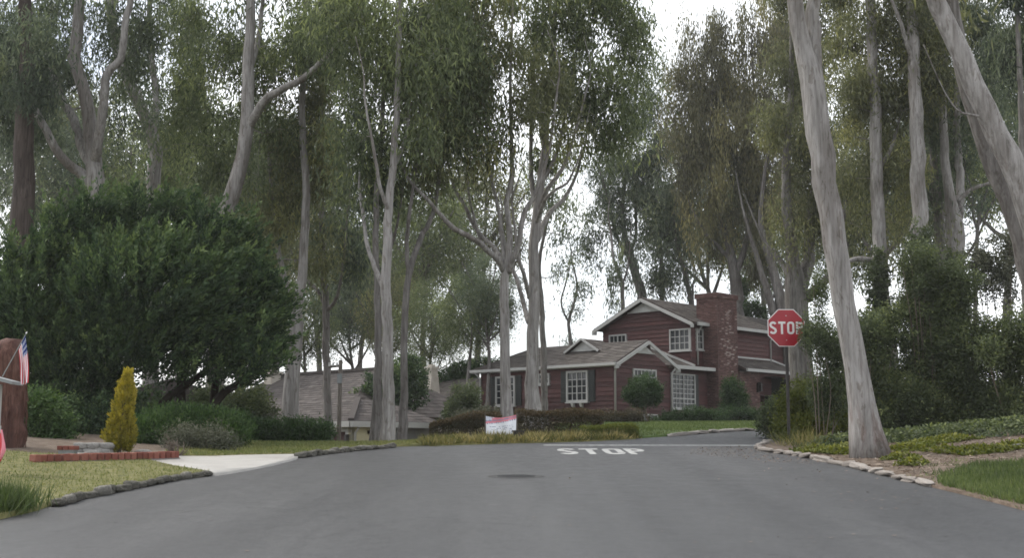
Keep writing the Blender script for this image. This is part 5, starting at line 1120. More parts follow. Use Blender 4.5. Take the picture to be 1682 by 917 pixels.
for a in ((20, 62, 0, 1.1, .3, 'distant eucalyptus behind the straight brown-barked tree'), (110, 70, 1, 1.15, 1.2, 'distant eucalyptus behind the many-limbed pale gum'),
          (215, 66, 2, 1.2, 2.0, 'distant eucalyptus filling the gap between the two pale gums'), (310, 64, 3, 1.1, 2.9, 'distant bushy eucalyptus left of the long-boughed gum'),
          (400, 72, 0, 1.2, 4.1, 'distant eucalyptus behind the long-boughed gum'), (455, 80, 1, 1.2, 5.0, 'distant eucalyptus above the cream chimney'),
          (583, 88, 2, 1.15, .9, 'distant slim eucalyptus on the skyline above the tiled ridge'), (700, 78, 3, 1.1, 1.8, 'distant bushy eucalyptus above the stone chimney'),
          (770, 84, 1, 1.15, 2.6, 'distant eucalyptus behind the wide-branching gum'), (655, 92, 0, 1.2, 3.3, 'distant eucalyptus behind the stout verge gum'),
          (1380, 70, 2, 1.1, .4, 'distant eucalyptus between stop sign and leaning trunk'), (1470, 66, 0, 1.15, 1.4, 'distant eucalyptus behind the straight grey-brown trunk'),
          (1545, 72, 1, 1.1, 2.2, 'distant eucalyptus behind the ivy-wrapped trunk'), (1660, 64, 3, 1.15, 3.5, 'distant bushy eucalyptus at the far edge of the grove'),
          (1150, 95, 0, 1.35, 5.5, 'distant eucalyptus behind the weeping bronze one'), (1280, 92, 2, 1.35, 2.4, 'distant eucalyptus behind the twin-trunked grey one'),
          (520, 95, 3, 1.2, .2, 'distant bushy eucalyptus behind the wooden utility pole'),
          (762, 61, 2, .60, .7, 'low young eucalyptus filling the space above the corner tree'), (705, 67, 3, .58, 2.1, 'low young eucalyptus just behind the stone chimney'),
          (440, 63, 1, .62, 3.9, 'low young eucalyptus beyond the cream chimney'), (572, 78, 0, .72, 5.2, 'low young eucalyptus on the skyline above the tiled ridge'),
          (800, 60, 0, .50, 1.1, 'smallest young eucalyptus peering over the long wing roof'), (505, 70, 2, .66, 4.4, 'low young eucalyptus between peeling gum and utility pole'),
          (655, 74, 1, .64, .5, 'low young eucalyptus in the gap beside the stout verge gum'), (300, 60, 0, .6, 2.5, 'low young eucalyptus behind the dark juniper')):
    far_gum(*a)

# ================================================================== SHRUBS
def shrub(name, label, Y, lobes, leaf, L, Wr=0.4, od=3.5, cat='shrub', stems=5, stem_r=0.02, group=None, base_px=None, up=0.0, tb=0.42, bark=TWIG, kind='leaf', spread=.14, shell=.4, depth=.85, stem_label=None, cr=.16):
    """lobes (px, py, rx, ry, depth offset) in picture pixels at depth Y; leaves fill the outer volume of each lobe"""
    cs, rs = [], []
    for lb in lobes:
        dy = lb[4] if len(lb) > 4 else 0; s_ = (Y + dy) / F0
        cs.append(np.array(at(lb[0], lb[1], Y + dy))); rs.append(np.array([lb[2] * s_, max(.25, depth * min(lb[2], lb[3] * 1.4) * s_), lb[3] * s_]))
    cx = np.mean([c[0] for c in cs]); cy = np.mean([c[1] for c in cs])
    if base_px: b = at(base_px, 700, Y); cx, cy = b.x, b.y
    base = np.array([cx, cy, Tz(cx, cy)]); root = empty(name, tuple(base), label, cat, group)
    Bs, As, Ss, Ts = [], [], [], []
    for c, r in zip(cs, rs):
        area = math.pi * r[0] * r[2]; n = int(od * 1.6 * area / (L * L * Wr * .5 * .62)); nc = max(6, n // 26); per = 26
        d = unit(rng.normal(0, 1, (nc, 3))); rr = rng.uniform(0, 1, nc) ** shell
        lump = 1 + .10 * np.sin(d[:, 0] * 5 + c[0] * 3) * np.sin(d[:, 2] * 6 + c[0]) + rng.normal(0, .05, nc)
        cc = c + d * (rr * lump)[:, None] * r
        ok = cc[:, 2] > T(cc[:, 0], cc[:, 1]) + .03; cc, d = cc[ok], d[ok]
        if not len(cc): continue
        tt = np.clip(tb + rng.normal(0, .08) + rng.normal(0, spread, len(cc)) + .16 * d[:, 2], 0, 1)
        crr = np.full(len(cc), max(cr, L * 1.3)); out = np.repeat(d, per, axis=0) * .5
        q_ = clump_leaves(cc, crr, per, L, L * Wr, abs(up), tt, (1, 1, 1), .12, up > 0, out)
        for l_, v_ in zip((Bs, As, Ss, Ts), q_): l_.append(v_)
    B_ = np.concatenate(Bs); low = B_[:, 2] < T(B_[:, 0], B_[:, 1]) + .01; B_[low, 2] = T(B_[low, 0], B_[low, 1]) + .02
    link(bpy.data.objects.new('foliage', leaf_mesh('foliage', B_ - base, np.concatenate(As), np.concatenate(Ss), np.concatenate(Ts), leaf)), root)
    if stems:
        for c, r in zip(cs, rs):
            for k_ in range(max(1, stems // len(cs))):
                mb = MB()
                x = cx + (c[0] - cx) * .35 + rng.normal(0, .05); y = cy + (c[1] - cy) * .35 + rng.normal(0, .05); t = c + rng.normal(0, .4, 3) * r
                g = np.array([x, y, Tz(x, y) - .05]); mid = (g + t) / 2 + np.array([rng.normal(0, .06), rng.normal(0, .06), .1])
                P_, R_ = resample([g, mid, t], [stem_r, stem_r * .7, stem_r * .25], .15); mb.tube([Vector(p_) for p_ in P_], R_, 6); mb.build('stem', bark, root, smooth=True, origin=base)
    return root
def tuft_plant(name, label, Y, tips, leaf, cat, L, Wd, per, base, stems, bark=TWIG, group=None, spread=.12):
    """feathery conifer: every tip is (position, direction, length, radius, tint)"""
    base = np.array(base); root = empty(name, tuple(base), label, cat, group); m = len(tips)
    pos = np.array([t[0] for t in tips]); dr = unit(np.array([t[1] for t in tips])); ln = np.array([t[2] for t in tips]); rd = np.array([t[3] for t in tips]); tn = np.array([t[4] for t in tips])
    ci = np.repeat(np.arange(m), per); n = m * per; f = rng.uniform(0, 1, n) ** .8
    off = rng.normal(0, .5, (n, 3)) * (rd[ci] * (1.1 - f))[:, None]
    b = pos[ci] + dr[ci] * (ln[ci] * f)[:, None] + off
    ax = unit(dr[ci] * 1.0 + unit(off + 1e-6) * .5 + rng.normal(0, .22, (n, 3))); sd_ = unit(np.cross(ax, rng.normal(0, 1, (n, 3)))) * (Wd * rng.uniform(.7, 1.3, n))[:, None] / 2
    link(bpy.data.objects.new('foliage', leaf_mesh('foliage', b - base, ax * (L * rng.uniform(.6, 1.3, n))[:, None], sd_, np.clip(tn[ci] + rng.normal(0, spread, n) + .3 * f, 0, 1), leaf)), root)
    mb = MB()
    for P0, R0 in stems:
        P_, R_ = resample(P0, R0, .2); mb.tube([Vector(p_) for p_ in P_], R_, 9, wob=.08)
    mb.build('trunk', bark, root, smooth=True, origin=base); return root

# dark spreading juniper
JY = 27.5; tips = []
lobes = [(90, 520, 90, 90, 0), (170, 450, 95, 80, .4), (260, 425, 80, 55, .6), (330, 455, 85, 65, .4), (250, 500, 140, 100, -.6), (370, 500, 76, 72, .2), (402, 545, 50, 72, .3), (140, 580, 100, 70, -.3), (340, 580, 95, 55, -.2), (230, 590, 100, 60, -.6), (40, 500, 60, 80, .6), (402, 600, 44, 40, .3), (60, 590, 60, 50, .3), (20, 560, 50, 70, .4)]
rj = random.Random(4)
for (px, py) in ((30, 430), (75, 402), (110, 372), (150, 356), (195, 362), (232, 344), (275, 350), (312, 368), (345, 372), (380, 398), (400, 432), (422, 466), (438, 510), (444, 560), (430, 606), (8, 470), (180, 640), (120, 640), (60, 635), (20, 620), (240, 640), (320, 625), (380, 620)):
    r_ = rj.uniform(20, 38); lobes.append((px + rj.uniform(-8, 8), py + rj.uniform(0, 16), r_, r_ * rj.uniform(.7, 1.2), rj.uniform(-.6, .6)))
for lb in lobes:
    c = np.array(at(lb[0], lb[1], JY + lb[4])); s_ = JY / F0; r = np.array([lb[2] * s_, .95 * min(lb[2], lb[3]) * s_, lb[3] * s_])
    nt = int(88 * math.pi * r[0] * r[2])
    d = unit(rng.normal(0, 1, (nt, 3))); d[:, 1] = np.where(rng.uniform(0, 1, nt) < .7, -np.abs(d[:, 1]), d[:, 1])
    rr = rng.uniform(.1, 1, nt) ** .35
    for i in range(nt):
        p_ = c + d[i] * rr[i] * r; g_ = Tz(p_[0], p_[1])
        if p_[2] < g_ + (1.0 if p_[0] > -8.4 else .35) + .25 * math.sin(p_[0] * 2.1): continue
        dv = d[i] * np.array([.7, .45, .3]) + np.array([.42, -.1, .8]) + rng.normal(0, .16, 3)
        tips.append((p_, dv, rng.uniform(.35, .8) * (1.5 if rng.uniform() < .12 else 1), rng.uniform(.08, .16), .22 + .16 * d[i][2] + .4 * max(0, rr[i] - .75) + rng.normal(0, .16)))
jb = at(230, 700, JY + .5); jb.z = Tz(jb.x, jb.y)
def jp(px, py, dy=0): return np.array(at(px, py, JY + dy))
def jg(px, dy=.5): p_ = at(px, 700, JY + dy); return np.array((p_.x, p_.y, Tz(p_.x, p_.y) - .1))
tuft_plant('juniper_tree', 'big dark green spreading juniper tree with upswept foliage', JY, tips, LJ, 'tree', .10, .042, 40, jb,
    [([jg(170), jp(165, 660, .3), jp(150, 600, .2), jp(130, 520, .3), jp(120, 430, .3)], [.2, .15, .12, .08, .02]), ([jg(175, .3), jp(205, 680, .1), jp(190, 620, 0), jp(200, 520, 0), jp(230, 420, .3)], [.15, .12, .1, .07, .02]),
     ([jg(295), jp(297, 670, .3), jp(298, 630, .3), jp(310, 560, .2), jp(300, 470, .2)], [.14, .11, .10, .07, .02]), ([jg(225), jp(270, 660, .2), jp(310, 630, 0), jp(350, 600, 0)], [.14, .1, .08, .03]),
     ([jg(330), jp(355, 660, .2), jp(385, 635, .2), jp(420, 610, .2), jp(450, 580, .2)], [.13, .10, .08, .06, .02]), ([jg(345, .8), jp(352, 650, .6), jp(358, 600, .5), jp(370, 530, .4)], [.11, .09, .07, .02]), ([jg(140), jp(110, 650, .3), jp(70, 600, .3), jp(40, 540, .4)], [.12, .1, .07, .02])], bark=plain('dark_juniper_bark', (.028, .022, .018), .9, .2, var=.4))
# golden conifer
gb = gp(195, 749); GYd = gb.y; tips = []; ht = 135 * GYd / F0
for i in range(620):
    f = rng.uniform(0, 1) ** 1.15; th = rng.uniform(0, 6.283); prof = .215 * (1 - f) ** .8 * (1 + .16 * math.sin(9 * f + 2 * th)) * (.82 + .4 * min(1, f * 5))
    rr = prof * rng.uniform(.25, 1) ** .4; d = np.array([math.cos(th), math.sin(th), 0])
    tips.append((np.array([gb.x, gb.y, gb.z + .04 + f * ht * .93]) + d * rr + np.array([.10 * f, 0, 0]), d * .35 + np.array([0, 0, 1]) + rng.normal(0, .15, 3), rng.uniform(.08, .16), .035, .22 + .5 * min(1, f * 1.3) + rng.normal(0, .12)))
tuft_plant('golden_conifer', 'small cone-shaped golden yellow conifer beside the brick edging', GYd, tips, LGOLD, 'shrub', .045, .016, 34, (gb.x, gb.y, gb.z), [([np.array([gb.x, gb.y, gb.z - .1]), np.array([gb.x + .03, gb.y, gb.z + ht * .5]), np.array([gb.x + .09, gb.y, gb.z + ht * .95])], [.04, .025, .006])])

shrub('low_juniper', 'broad low bright green juniper mound behind the golden conifer', 24.8, [(265, 712, 56, 34), (330, 706, 70, 34, .3), (295, 692, 70, 22, .3), (370, 712, 42, 30, .2), (240, 720, 40, 28, -.2)], LH, .07, .35, 4.0, up=.5, tb=.5)
shrub('grey_shrub', 'greyish twiggy shrub in front of the juniper mound', 23.6, [(345, 722, 30, 22), (300, 722, 34, 22), (372, 728, 18, 14)], LGY, .05, .35, 2.0, tb=.35)
shrub('low_hedge', 'low dark clipped hedge below the tiled roof', 28.5, [(430, 712, 44, 20), (480, 709, 44, 20), (522, 710, 26, 20), (400, 708, 30, 26, -.3)], LH, .06, .45, 4.5, tb=.25)
shrub('spreading_shrub', 'loose leafy shrub under the overhanging juniper branch', 31, [(410, 655, 34, 30), (385, 680, 34, 26), (430, 680, 24, 26), (350, 660, 40, 30, 1)], LS, .08, .4, 2.2, tb=.35)
shrub('flowering_shrub', 'leafy light green shrub beside the reddish trunk', 24.5, [(70, 672, 34, 32), (88, 700, 34, 32), (55, 720, 26, 26), (100, 730, 26, 20), (60, 660, 22, 22)], LH, .075, .4, 3.2, tb=.5)
shrub('dark_shrub', 'shadowed dark shrub between light green shrub and golden conifer', 26.5, [(135, 715, 40, 44), (165, 690, 30, 40), (110, 690, 30, 40)], LJ, .08, .4, 3.0, tb=.4)
shrub('backing_shrub', 'dense shadowed shrubbery closing the view behind the juniper stems', 31.5, [(20, 640, 50, 60), (90, 650, 60, 56), (160, 655, 50, 50), (225, 670, 44, 36)], LJ, .11, .4, 2.4, tb=.45)
# bare twiggy shrub
bt = gp(290, 752); rt = empty('bare_shrub', tuple(bt), 'small bare twiggy shrub at the end of the brick edging', 'shrub'); 
for i in range(22):
    th = rng.uniform(0, 6.28); ln = rng.uniform(.18, .38); e = np.array([math.cos(th) * ln * .85, math.sin(th) * ln * .6, ln * rng.uniform(.5, 1.1)])
    mb = MB(); P_, R_ = resample([np.zeros(3), e * .5 + rng.normal(0, .03, 3), e], [.012, .008, .003], .08); mb.tube([Vector(p_) for p_ in P_], R_, 5)
    for k_ in range(3):
        s0 = e * rng.uniform(.45, .85); mb.tube([Vector(s0), Vector(s0 + np.array([rng.normal(0, .06), rng.normal(0, .06), .07]))], [.005, .002], 4)
    mb.build('branch', TWIG, rt, smooth=True)
# hedges and plants in front of the red house
def box_hedge(name, label, x0, x1, yc, wid, hgt, leaf, L, n, tb=.4, top_tint=.0, rzf=0.0, taper=0.06, cat='hedge', zoff=0):
    ln = x1 - x0; xm_ = (x0 + x1) / 2; base = np.array([xm_, yc, Tz(xm_, yc) + zoff]); root = empty(name, tuple(base), label, cat)
    a_f, a_t, a_s = ln * hgt, ln * wid, wid * hgt; tot = 2 * a_f + a_t + 2 * a_s; u = rng.uniform(0, 1, n) * tot; p_ = np.zeros((n, 3)); nn = np.zeros((n, 3))
    for i in range(n):
        v = u[i]; r1, r2 = rng.uniform(-.5, .5), rng.uniform(0, 1)
        if v < 2 * a_f: sgn = -1 if v < a_f * 1.6 else 1; p_[i] = (r1 * ln, sgn * wid / 2 * (1 - taper * r2), r2 * hgt); nn[i] = (0, sgn, 0)
        elif v < 2 * a_f + a_t: p_[i] = (r1 * ln, (r2 - .5) * wid, hgt); nn[i] = (0, 0, 1)
        else: sgn = -1 if rng.uniform() < .5 else 1; p_[i] = (sgn * ln / 2, r1 * wid, r2 * hgt); nn[i] = (sgn, 0, 0)
    p_ *= (1 - .22 * rng.uniform(0, 1, n) ** 2)[:, None] * np.array([1, 1, 1]); p_[:, 2] += .03 * np.sin(p_[:, 0] * 4) * (p_[:, 2] / hgt) + rng.normal(0, .018, n)
    c_, s_ = math.cos(rzf), math.sin(rzf); px_ = p_[:, 0] * c_ - p_[:, 1] * s_; py_ = p_[:, 0] * s_ + p_[:, 1] * c_
    b = np.stack([px_, py_, p_[:, 2] + T(base[0] + px_, base[1] + py_) - base[2] + zoff], 1)
    ax = unit(nn * .7 + rng.normal(0, .7, (n, 3))); sd_ = unit(np.cross(ax, rng.normal(0, 1, (n, 3)))) * L * .25
    t = np.clip(tb + rng.normal(0, .16, n) + top_tint * (p_[:, 2] > hgt * .8), 0, 1)
    link(bpy.data.objects.new('foliage', leaf_mesh('foliage', b, ax * (L * rng.uniform(.6, 1.3, n))[:, None], sd_, t, leaf)), root)
    for k_ in range(max(3, int(ln / .5))):
        mb = MB(); x = -ln / 2 + ln * (k_ + .5) / max(3, int(ln / .5)); mb.tube([Vector((x * c_, x * s_, -.1)), Vector((x * c_ + .05, x * s_, hgt * .5)), Vector((x * c_, x * s_, hgt * .9))], [.03, .02, .008], 6); mb.build('stem', TWIG, root)
    return root
ha, hb = at(708, 718, 31.5), at(995, 700, 31.5)
box_hedge('bronze_hedge', 'long clipped hedge with bronze top behind the flag banner', at(707, 700, 31.6).x, at(822, 700, 31.6).x, 31.6, .7, .50, LBR, .05, 11000, .32, .35, .06)
box_hedge('bronze_hedge', 'second bronze-topped hedge run ending beside the boxwood', at(846, 700, 32.2).x, at(990, 700, 32.2).x, 32.2, .7, .55, LBR, .05, 13000, .32, .35, .0)
box_hedge('boxwood_hedge', 'low bright boxwood hedge block beside the front lawn', at(956, 710, 29.6).x, at(1044, 710, 29.6).x, 29.6, .8, .27, LY, .035, 11000, .25, .2, .10)
shrub('dark_red_shrub', 'dusky reddish shrubs below the long wing wall', 50, [(1000, 690, 40, 14), (960, 688, 36, 12, .5), (1035, 688, 30, 14)], LBR, .09, .4, 3, tb=.18)
shrub('grey_green_shrub', 'grey-green shrub at the corner of the long wing wall', 45, [(800, 684, 26, 14), (770, 690, 30, 14)], LGY, .09, .4, 3, tb=.3)
shrub('corner_tree', 'leafy small tree against the corner of the grey house', 46, [(765, 650, 26, 24), (755, 672, 30, 22), (790, 690, 14, 14), (745, 690, 24, 14)], LS, .11, .4, 2.2, cat='tree', tb=.3)
# round-headed topiary
shrub('round_topiary', 'round-headed little tree on bare stems in front of the gable', 52.5, [(1057, 643, 29, 27), (1040, 650, 16, 16), (1072, 648, 16, 18)], LH, .09, .45, 3.4, cat='tree', stems=0, tb=.34)
o = bpy.data.objects['round_topiary']; b0 = np.array(o.location)
for (px, py) in ((1040, 648), (1052, 645), (1066, 650), (1058, 640)):
    mb = MB(); t = np.array(at(px, py, 52.5)); g = b0 + np.array([rng.normal(0, .12), rng.normal(0, .1), -.1]); P_, R_ = resample([g, (g * .6 + t * .4) + rng.normal(0, .04, 3), t], [.05, .04, .015], .2); mb.tube([Vector(p_) for p_ in P_], R_, 7); mb.build('stem', TWIG, o, smooth=True, origin=b0)
shrub('foundation_shrub', 'dark low shrubs along the wall under the picture window', 54, [(1110, 690, 26, 14), (1140, 687, 30, 17), (1085, 695, 26, 9), (1170, 688, 28, 14)], LH, .09, .4, 3.2, tb=.18)
shrub('foundation_shrub', 'low dark shrub mass in front of the garage wall', 55, [(1205, 684, 30, 14), (1232, 684, 20, 13)], LH, .09, .4, 3.2, tb=.16)
shrub('upright_shrub', 'upright leafy shrub growing against the chimney foot', 57, [(1203, 645, 19, 27), (1215, 660, 16, 20), (1196, 668, 14, 18)], LH, .10, .4, 3.2, tb=.3)
# conifers and evergreens behind the tiled house
shrub('dark_evergreen', 'dark evergreen tree rising between the tiled roofs', 53, [(630, 640, 36, 34), (655, 620, 30, 34), (600, 655, 22, 16), (680, 630, 24, 40), (672, 600, 16, 24)], LJ, .14, .4, 3, cat='tree', stems=6, stem_r=.08, tb=.5)
shrub('dark_evergreen', 'rounded evergreen left of the long wing roof', 66, [(770, 605, 24, 14), (745, 615, 26, 16), (800, 598, 18, 12), (725, 628, 20, 14), (760, 625, 26, 14)], LH, .16, .4, 3, cat='tree', stems=6, stem_r=.08, tb=.35)
shrub('dark_evergreen', 'narrow dark conifer directly behind the brick chimney', 74, [(1214, 488, 13, 26), (1218, 515, 16, 20), (1222, 470, 8, 18)], LJ, .18, .4, 3, cat='tree', stems=3, stem_r=.08, tb=.5, base_px=1218)
shrub('dark_evergreen', 'small evergreen crown above the garage roof', 72, [(1236, 508, 16, 16), (1252, 516, 14, 12)], LH, .18, .4, 2.6, cat='tree', stems=3, stem_r=.08, tb=.3)
# shrubs by the stop sign and along the bank
shrub('corner_shrub', 'yellow-green rounded shrub behind the stop sign post', 28.2, [(1320, 660, 42, 38), (1345, 680, 50, 44), (1300, 690, 30, 34), (1330, 705, 50, 30, -.3)], LY, .075, .4, 3.4, tb=.22)
shrub('dark_corner_shrub', 'small dark rounded shrub at the street corner', 29.5, [(1263, 694, 17, 24), (1275, 680, 18, 26), (1285, 700, 20, 26)], LS, .07, .4, 3.4, tb=.15)
shrub('tall_corner_shrub', 'tall loose shrub whose sprays cover part of the stop sign', 26.6, [(1352, 560, 24, 50, .3), (1336, 545, 13, 40, -.1), (1326, 552, 9, 26, -.25), (1360, 640, 34, 60, .4), (1345, 480, 16, 40, .4), (1375, 590, 24, 50, .5)], LS, .075, .32, 1.9, stems=6, stem_r=.012, tb=.35, shell=.6)
for (lbl, Yd, lobes_, lf, tb_) in (
    ('tall dark shrub mass straight behind the big leaning trunk', 29.2, [(1420, 600, 50, 70), (1450, 660, 60, 50), (1400, 680, 50, 40), (1440, 540, 40, 60)], LS, .18),
    ('dark shrub mass under the ivy-wrapped trunk', 29.6, [(1510, 560, 46, 80), (1540, 640, 60, 60), (1500, 670, 60, 44), (1520, 470, 34, 60), (1500, 440, 24, 40)], LS, .2),
    ('dark shrub mass below the gap of sky', 29.0, [(1590, 560, 50, 90), (1620, 640, 60, 60), (1585, 680, 60, 36), (1575, 450, 30, 50)], LS, .2),
    ('dark shrub mass at the picture edge below the slanting gum', 28.4, [(1670, 560, 50, 90), (1660, 650, 50, 56), (1710, 620, 50, 90), (1650, 690, 50, 30)], LS, .22)):
    ex_ = []
    for lb in lobes_:
        ex_.append((lb[0], lb[1] + 14, lb[2] * .8, lb[3] * .8))
        for q_ in range(4): a_r = random.uniform(0, 6.28); k_r = random.uniform(.35, .6); ex_.append((lb[0] + math.cos(a_r) * lb[2] * .9, lb[1] + math.sin(a_r) * lb[3] * .75, lb[2] * k_r, lb[2] * k_r * random.uniform(.8, 1.3), random.uniform(-.6, .5)))
    shrub('bank_shrub', lbl, Yd, ex_, lf, .085, .38, 2.4, stems=len(ex_), stem_r=.018, tb=tb_ + .2, spread=.2, cr=.22, shell=.5, group='shrubs along the earth bank')
shrub('glossy_shrub', 'lighter glossy shrub catching the sky gap above the dark shrubs', 33, [(1640, 450, 44, 60), (1610, 430, 26, 40), (1660, 400, 26, 30)], LGY, .09, .45, 1.6, stems=6, tb=.45, shell=.6)
shrub('ivy', 'ivy cloaking the lower trunk of the straight grey-brown eucalyptus', 41.4, [(1443, 560, 20, 70), (1443, 470, 19, 60), (1445, 620, 26, 50)], LS, .11, .5, 3.0, cat='ivy', stems=3, tb=.25, depth=.5)
shrub('ivy', 'ivy cloaking the lower half of two neighbouring eucalyptus trunks', 40.2, [(1513, 500, 22, 90), (1515, 420, 20, 60), (1570, 480, 22, 80, 1.5), (1545, 520, 26, 70, 2)], LS, .11, .5, 3.0, cat='ivy', stems=4, tb=.3, depth=.5)

# ================================================================== SMALL THINGS
# stop sign
sb = gp(1297, 724); SY = sb.y; SYs = 27.0
bx_ = at(1296, 700, SYs); zg_ = Tz(bx_.x, SYs); ss = empty('stop_sign', (bx_.x, SYs, zg_), 'red octagonal stop sign on a dark post at the corner', 'sign', rz=R(3))
cz_ = at(1294, 539, SYs).z - zg_; ra = 31 * SYs / F0 / math.cos(R(22.5))
mb = MB(); mb.box((-.03, .0, -.3), (.03, .012, cz_ + .3)); mb.box((-.03, .012, -.3), (-.018, .04, cz_ + .3)); mb.box((.018, .012, -.3), (.03, .04, cz_ + .3)); mb.build('post', POSTM, ss)
def octa(r, y0, y1, name, mat, parent):
    pts = [(r * math.cos(R(22.5 + 45 * i)), y0, cz_ + r * math.sin(R(22.5 + 45 * i))) for i in range(8)]; mb = MB(); mb.prism(pts, (0, y1 - y0, 0)); return mb.build(name, mat, parent)
pl = octa(ra, -.006, -.002, 'panel', SIGNW, ss); octa(ra * .955, -.009, -.0065, 'red_face', SIGNR, pl)
octa(ra * .99, -.0015, .0, 'panel_back', ALU, pl)
lh = ra * .62; lww = lh * .58
for i, chh in enumerate('STOP'):
    mb = MB(); x0 = -2 * lww - 1.5 * lww * .22 + i * lww * 1.22
    tf = TF(lambda u, v, x0=x0: Vector((x0 + u, -.0095, cz_ - lh / 2 + v)), Vector((0, -1, 0)))
    for path, closed in letter(chh, lh, lww, lh * .17): strokes(mb, path, lh * .17, tf, closed, th=.002)
    mb.build('letter', SIGNW, pl)
for dz in (-.26, .26): mb = MB(); mb.tube([(0, -.009, cz_ + dz), (0, -.016, cz_ + dz)], [.012, .010], 10); mb.build('bolt', ALU, ss)
# banner hung in front of the hedge
BY = 28.6; q00, q11 = at(798, 714, BY), at(848, 683, BY); bw, bh = q11.x - q00.x, q11.z - q00.z
bn = empty('flag_banner', ((q00.x + q11.x) / 2, BY, Tz((q00.x + q11.x) / 2, BY)), 'white banner with red flag stripes tied between two stakes', 'banner'); oz = q00.z - bn.location.z
NU, NV = 40, 30
def bpnt(u, v):
    x = (u - .5) * bw * (1 - .02 * (1 - v)); sag = -.05 * math.sin(math.pi * u) * v + .03 * (u - .5)
    return (x, -.02 - .018 * math.sin(u * 9 + v * 3) * (.5 + v) - .012 * math.sin(u * 23) * v, oz + bh * v + sag - .03 * (1 - v) * (1 - u))
groups = {'cloth': (MB(), CLOTHW), 'red_stripe': (MB(), CLOTHP), 'print_and_shade': (MB(), INK)}
for i in range(NU):
    for j in range(NV):
        u, v = (i + .5) / NU, (j + .5) / NV; d = v - (.62 + .16 * math.sin(u * 1.5) + .0)
        nm = 'cloth'
        if .02 < d < .12 or .17 < d < .30 and u > .2: nm = 'red_stripe'
        elif -.03 < d < .02 or .12 < d < .17: nm = 'print_and_shade' if (i % 3 or d > .1) else 'cloth'  # bands beside the stripes: shadows of the rippled flag, painted in ink
        elif d > .17 and u < .25 and (i + j) % 2: nm = 'print_and_shade'
        elif v < .6 and .12 < u < .9:
            row = int((v - .1) / .09)
            if 0 <= row < 5 and ((v - .1) / .09) % 1 < .45 and rng.uniform() < .55 and (row > 3 or u > .2 + .1 * (row % 2)) and not (row < 2 and .42 < u < .5): nm = 'print_and_shade' if row >= 3 or rng.uniform() < .4 else 'cloth'
        groups[nm][0].add([bpnt(i / NU, j / NV), bpnt((i + 1) / NU, j / NV), bpnt((i + 1) / NU, (j + 1) / NV), bpnt(i / NU, (j + 1) / NV)], [(0, 1, 2, 3)])
cl_ = groups['cloth'][0].build('cloth', CLOTHW, bn, smooth=True)
groups['red_stripe'][0].build('red_stripe', CLOTHP, cl_); groups['print_and_shade'][0].build('print', INK, cl_, kind='stuff')  # ink faces: lettering, canton and the painted ripple shadows
for sx in (-1, 1):
    mb = MB(); mb.tube([(sx * (bw / 2 + .02), .01, -.15), (sx * (bw / 2 + .015), .01, oz + bh + .06)], [.012, .010], 8); mb.build('stake', WOODP, bn)
mb = MB(); mb.tube([bpnt(1, 1), (bw / 2 + .05, .0, oz + bh + .03), (bw / 2 + .12, 0, oz + bh + .05)], [.006, .006, .004], 6); mb.build('tie', WOODP, bn)
bk = gp(848, 727); o = link(bpy.data.objects.new('dark_bucket', None)); bpy.data.objects.remove(o)
br = empty('black_pot', (bk.x + .05, 28.0, Tz(bk.x, 28.0)), 'small black pot in the straw grass below the banner', 'pot'); mb = MB()
P_ = [(0, 0, 0), (0, 0, .22)]; mb.tube(P_, [.10, .13], 16); mb.build('body', POSTM, br, smooth=False)
mb = MB(); mb.tube([(0, 0, .205), (0, 0, .235)], [.145, .145], 16); mb.build('rim', POSTM, br)
# wooden utility pole by the tiled house
uY = 33.0; ub = at(557, 700, uY); ug = Tz(ub.x, uY); up_ = empty('utility_pole', (ub.x, uY, ug), 'short dark wooden pole with a cluster of fittings near its top', 'pole'); ut = at(557, 592, uY).z - ug
mb = MB(); mb.tube([(0, 0, -.3), (0, 0, ut * .5), (.01, 0, ut)], [.062, .055, .05], 12); mb.build('shaft', WOODP, up_, smooth=True)
mb = MB(); mb.bar((-.30, 0, ut - .18), (.05, 0, ut - .14), .05, .06); mb.build('arm', WOODP, up_)
for dx in (-.28, -.18, -.08): mb = MB(); mb.tube([(dx, 0, ut - .16), (dx, 0, ut - .06)], [.03, .022], 8); mb.build('insulator', GREYP, up_)
mb = MB(); mb.box((-.06, -.08, ut - .6), (.06, -.055, ut - .35)); mb.build('plate', GREYM, up_)

# flag, stand, reddish trunk and bits at the near left
tr = gp(8, 757); trY = 21.5; p0 = at(6, 700, trY)
rt_ = empty('tree_stump', (p0.x, trY, Tz(p0.x, trY)), 'tall reddish shaggy-barked trunk cut off beside the flag', 'tree'); mb = MB()
hz = lambda py: at(6, py, trY).z - rt_.location.z
P_, R_ = resample([(-.05, 0, -.2), (-.03, 0, .3), (0, 0, hz(680)), (0, 0, hz(620)), (-.02, 0, hz(585)), (-.06, 0, hz(568)), (-.1, 0, hz(560))], [.42, .36, .33, .335, .33, .26, .10], .08)
mb.tube([Vector(p_) for p_ in P_], [r_ * random.uniform(.95, 1.06) for r_ in R_], 30, wob=.11); mb.build('trunk', BARKR, rt_, smooth=True)
mb = MB()
for i in range(40):
    th = random.uniform(0, 6.28); r_ = .34; z = random.uniform(.2, hz(600)); l_ = random.uniform(.15, .5)
    mb.prism([(r_ * math.cos(th), r_ * math.sin(th), z), (r_ * math.cos(th + .09), r_ * math.sin(th + .09), z), ((r_ + .03) * math.cos(th + .06), (r_ + .03) * math.sin(th + .06), z - l_)], (.012 * math.cos(th), .012 * math.sin(th), 0))
mb.build('bark_strips', BARKR, rt_, kind='stuff')
mY = 17.5; mp_ = at(3, 640, mY); mz = Tz(mp_.x, mY)
mbx = empty('roofed_stand', (mp_.x - .12, mY, mz), 'grey roofed stand on a pale post holding the flag pole', 'stand')
zz = lambda py: at(0, py, mY).z - mz
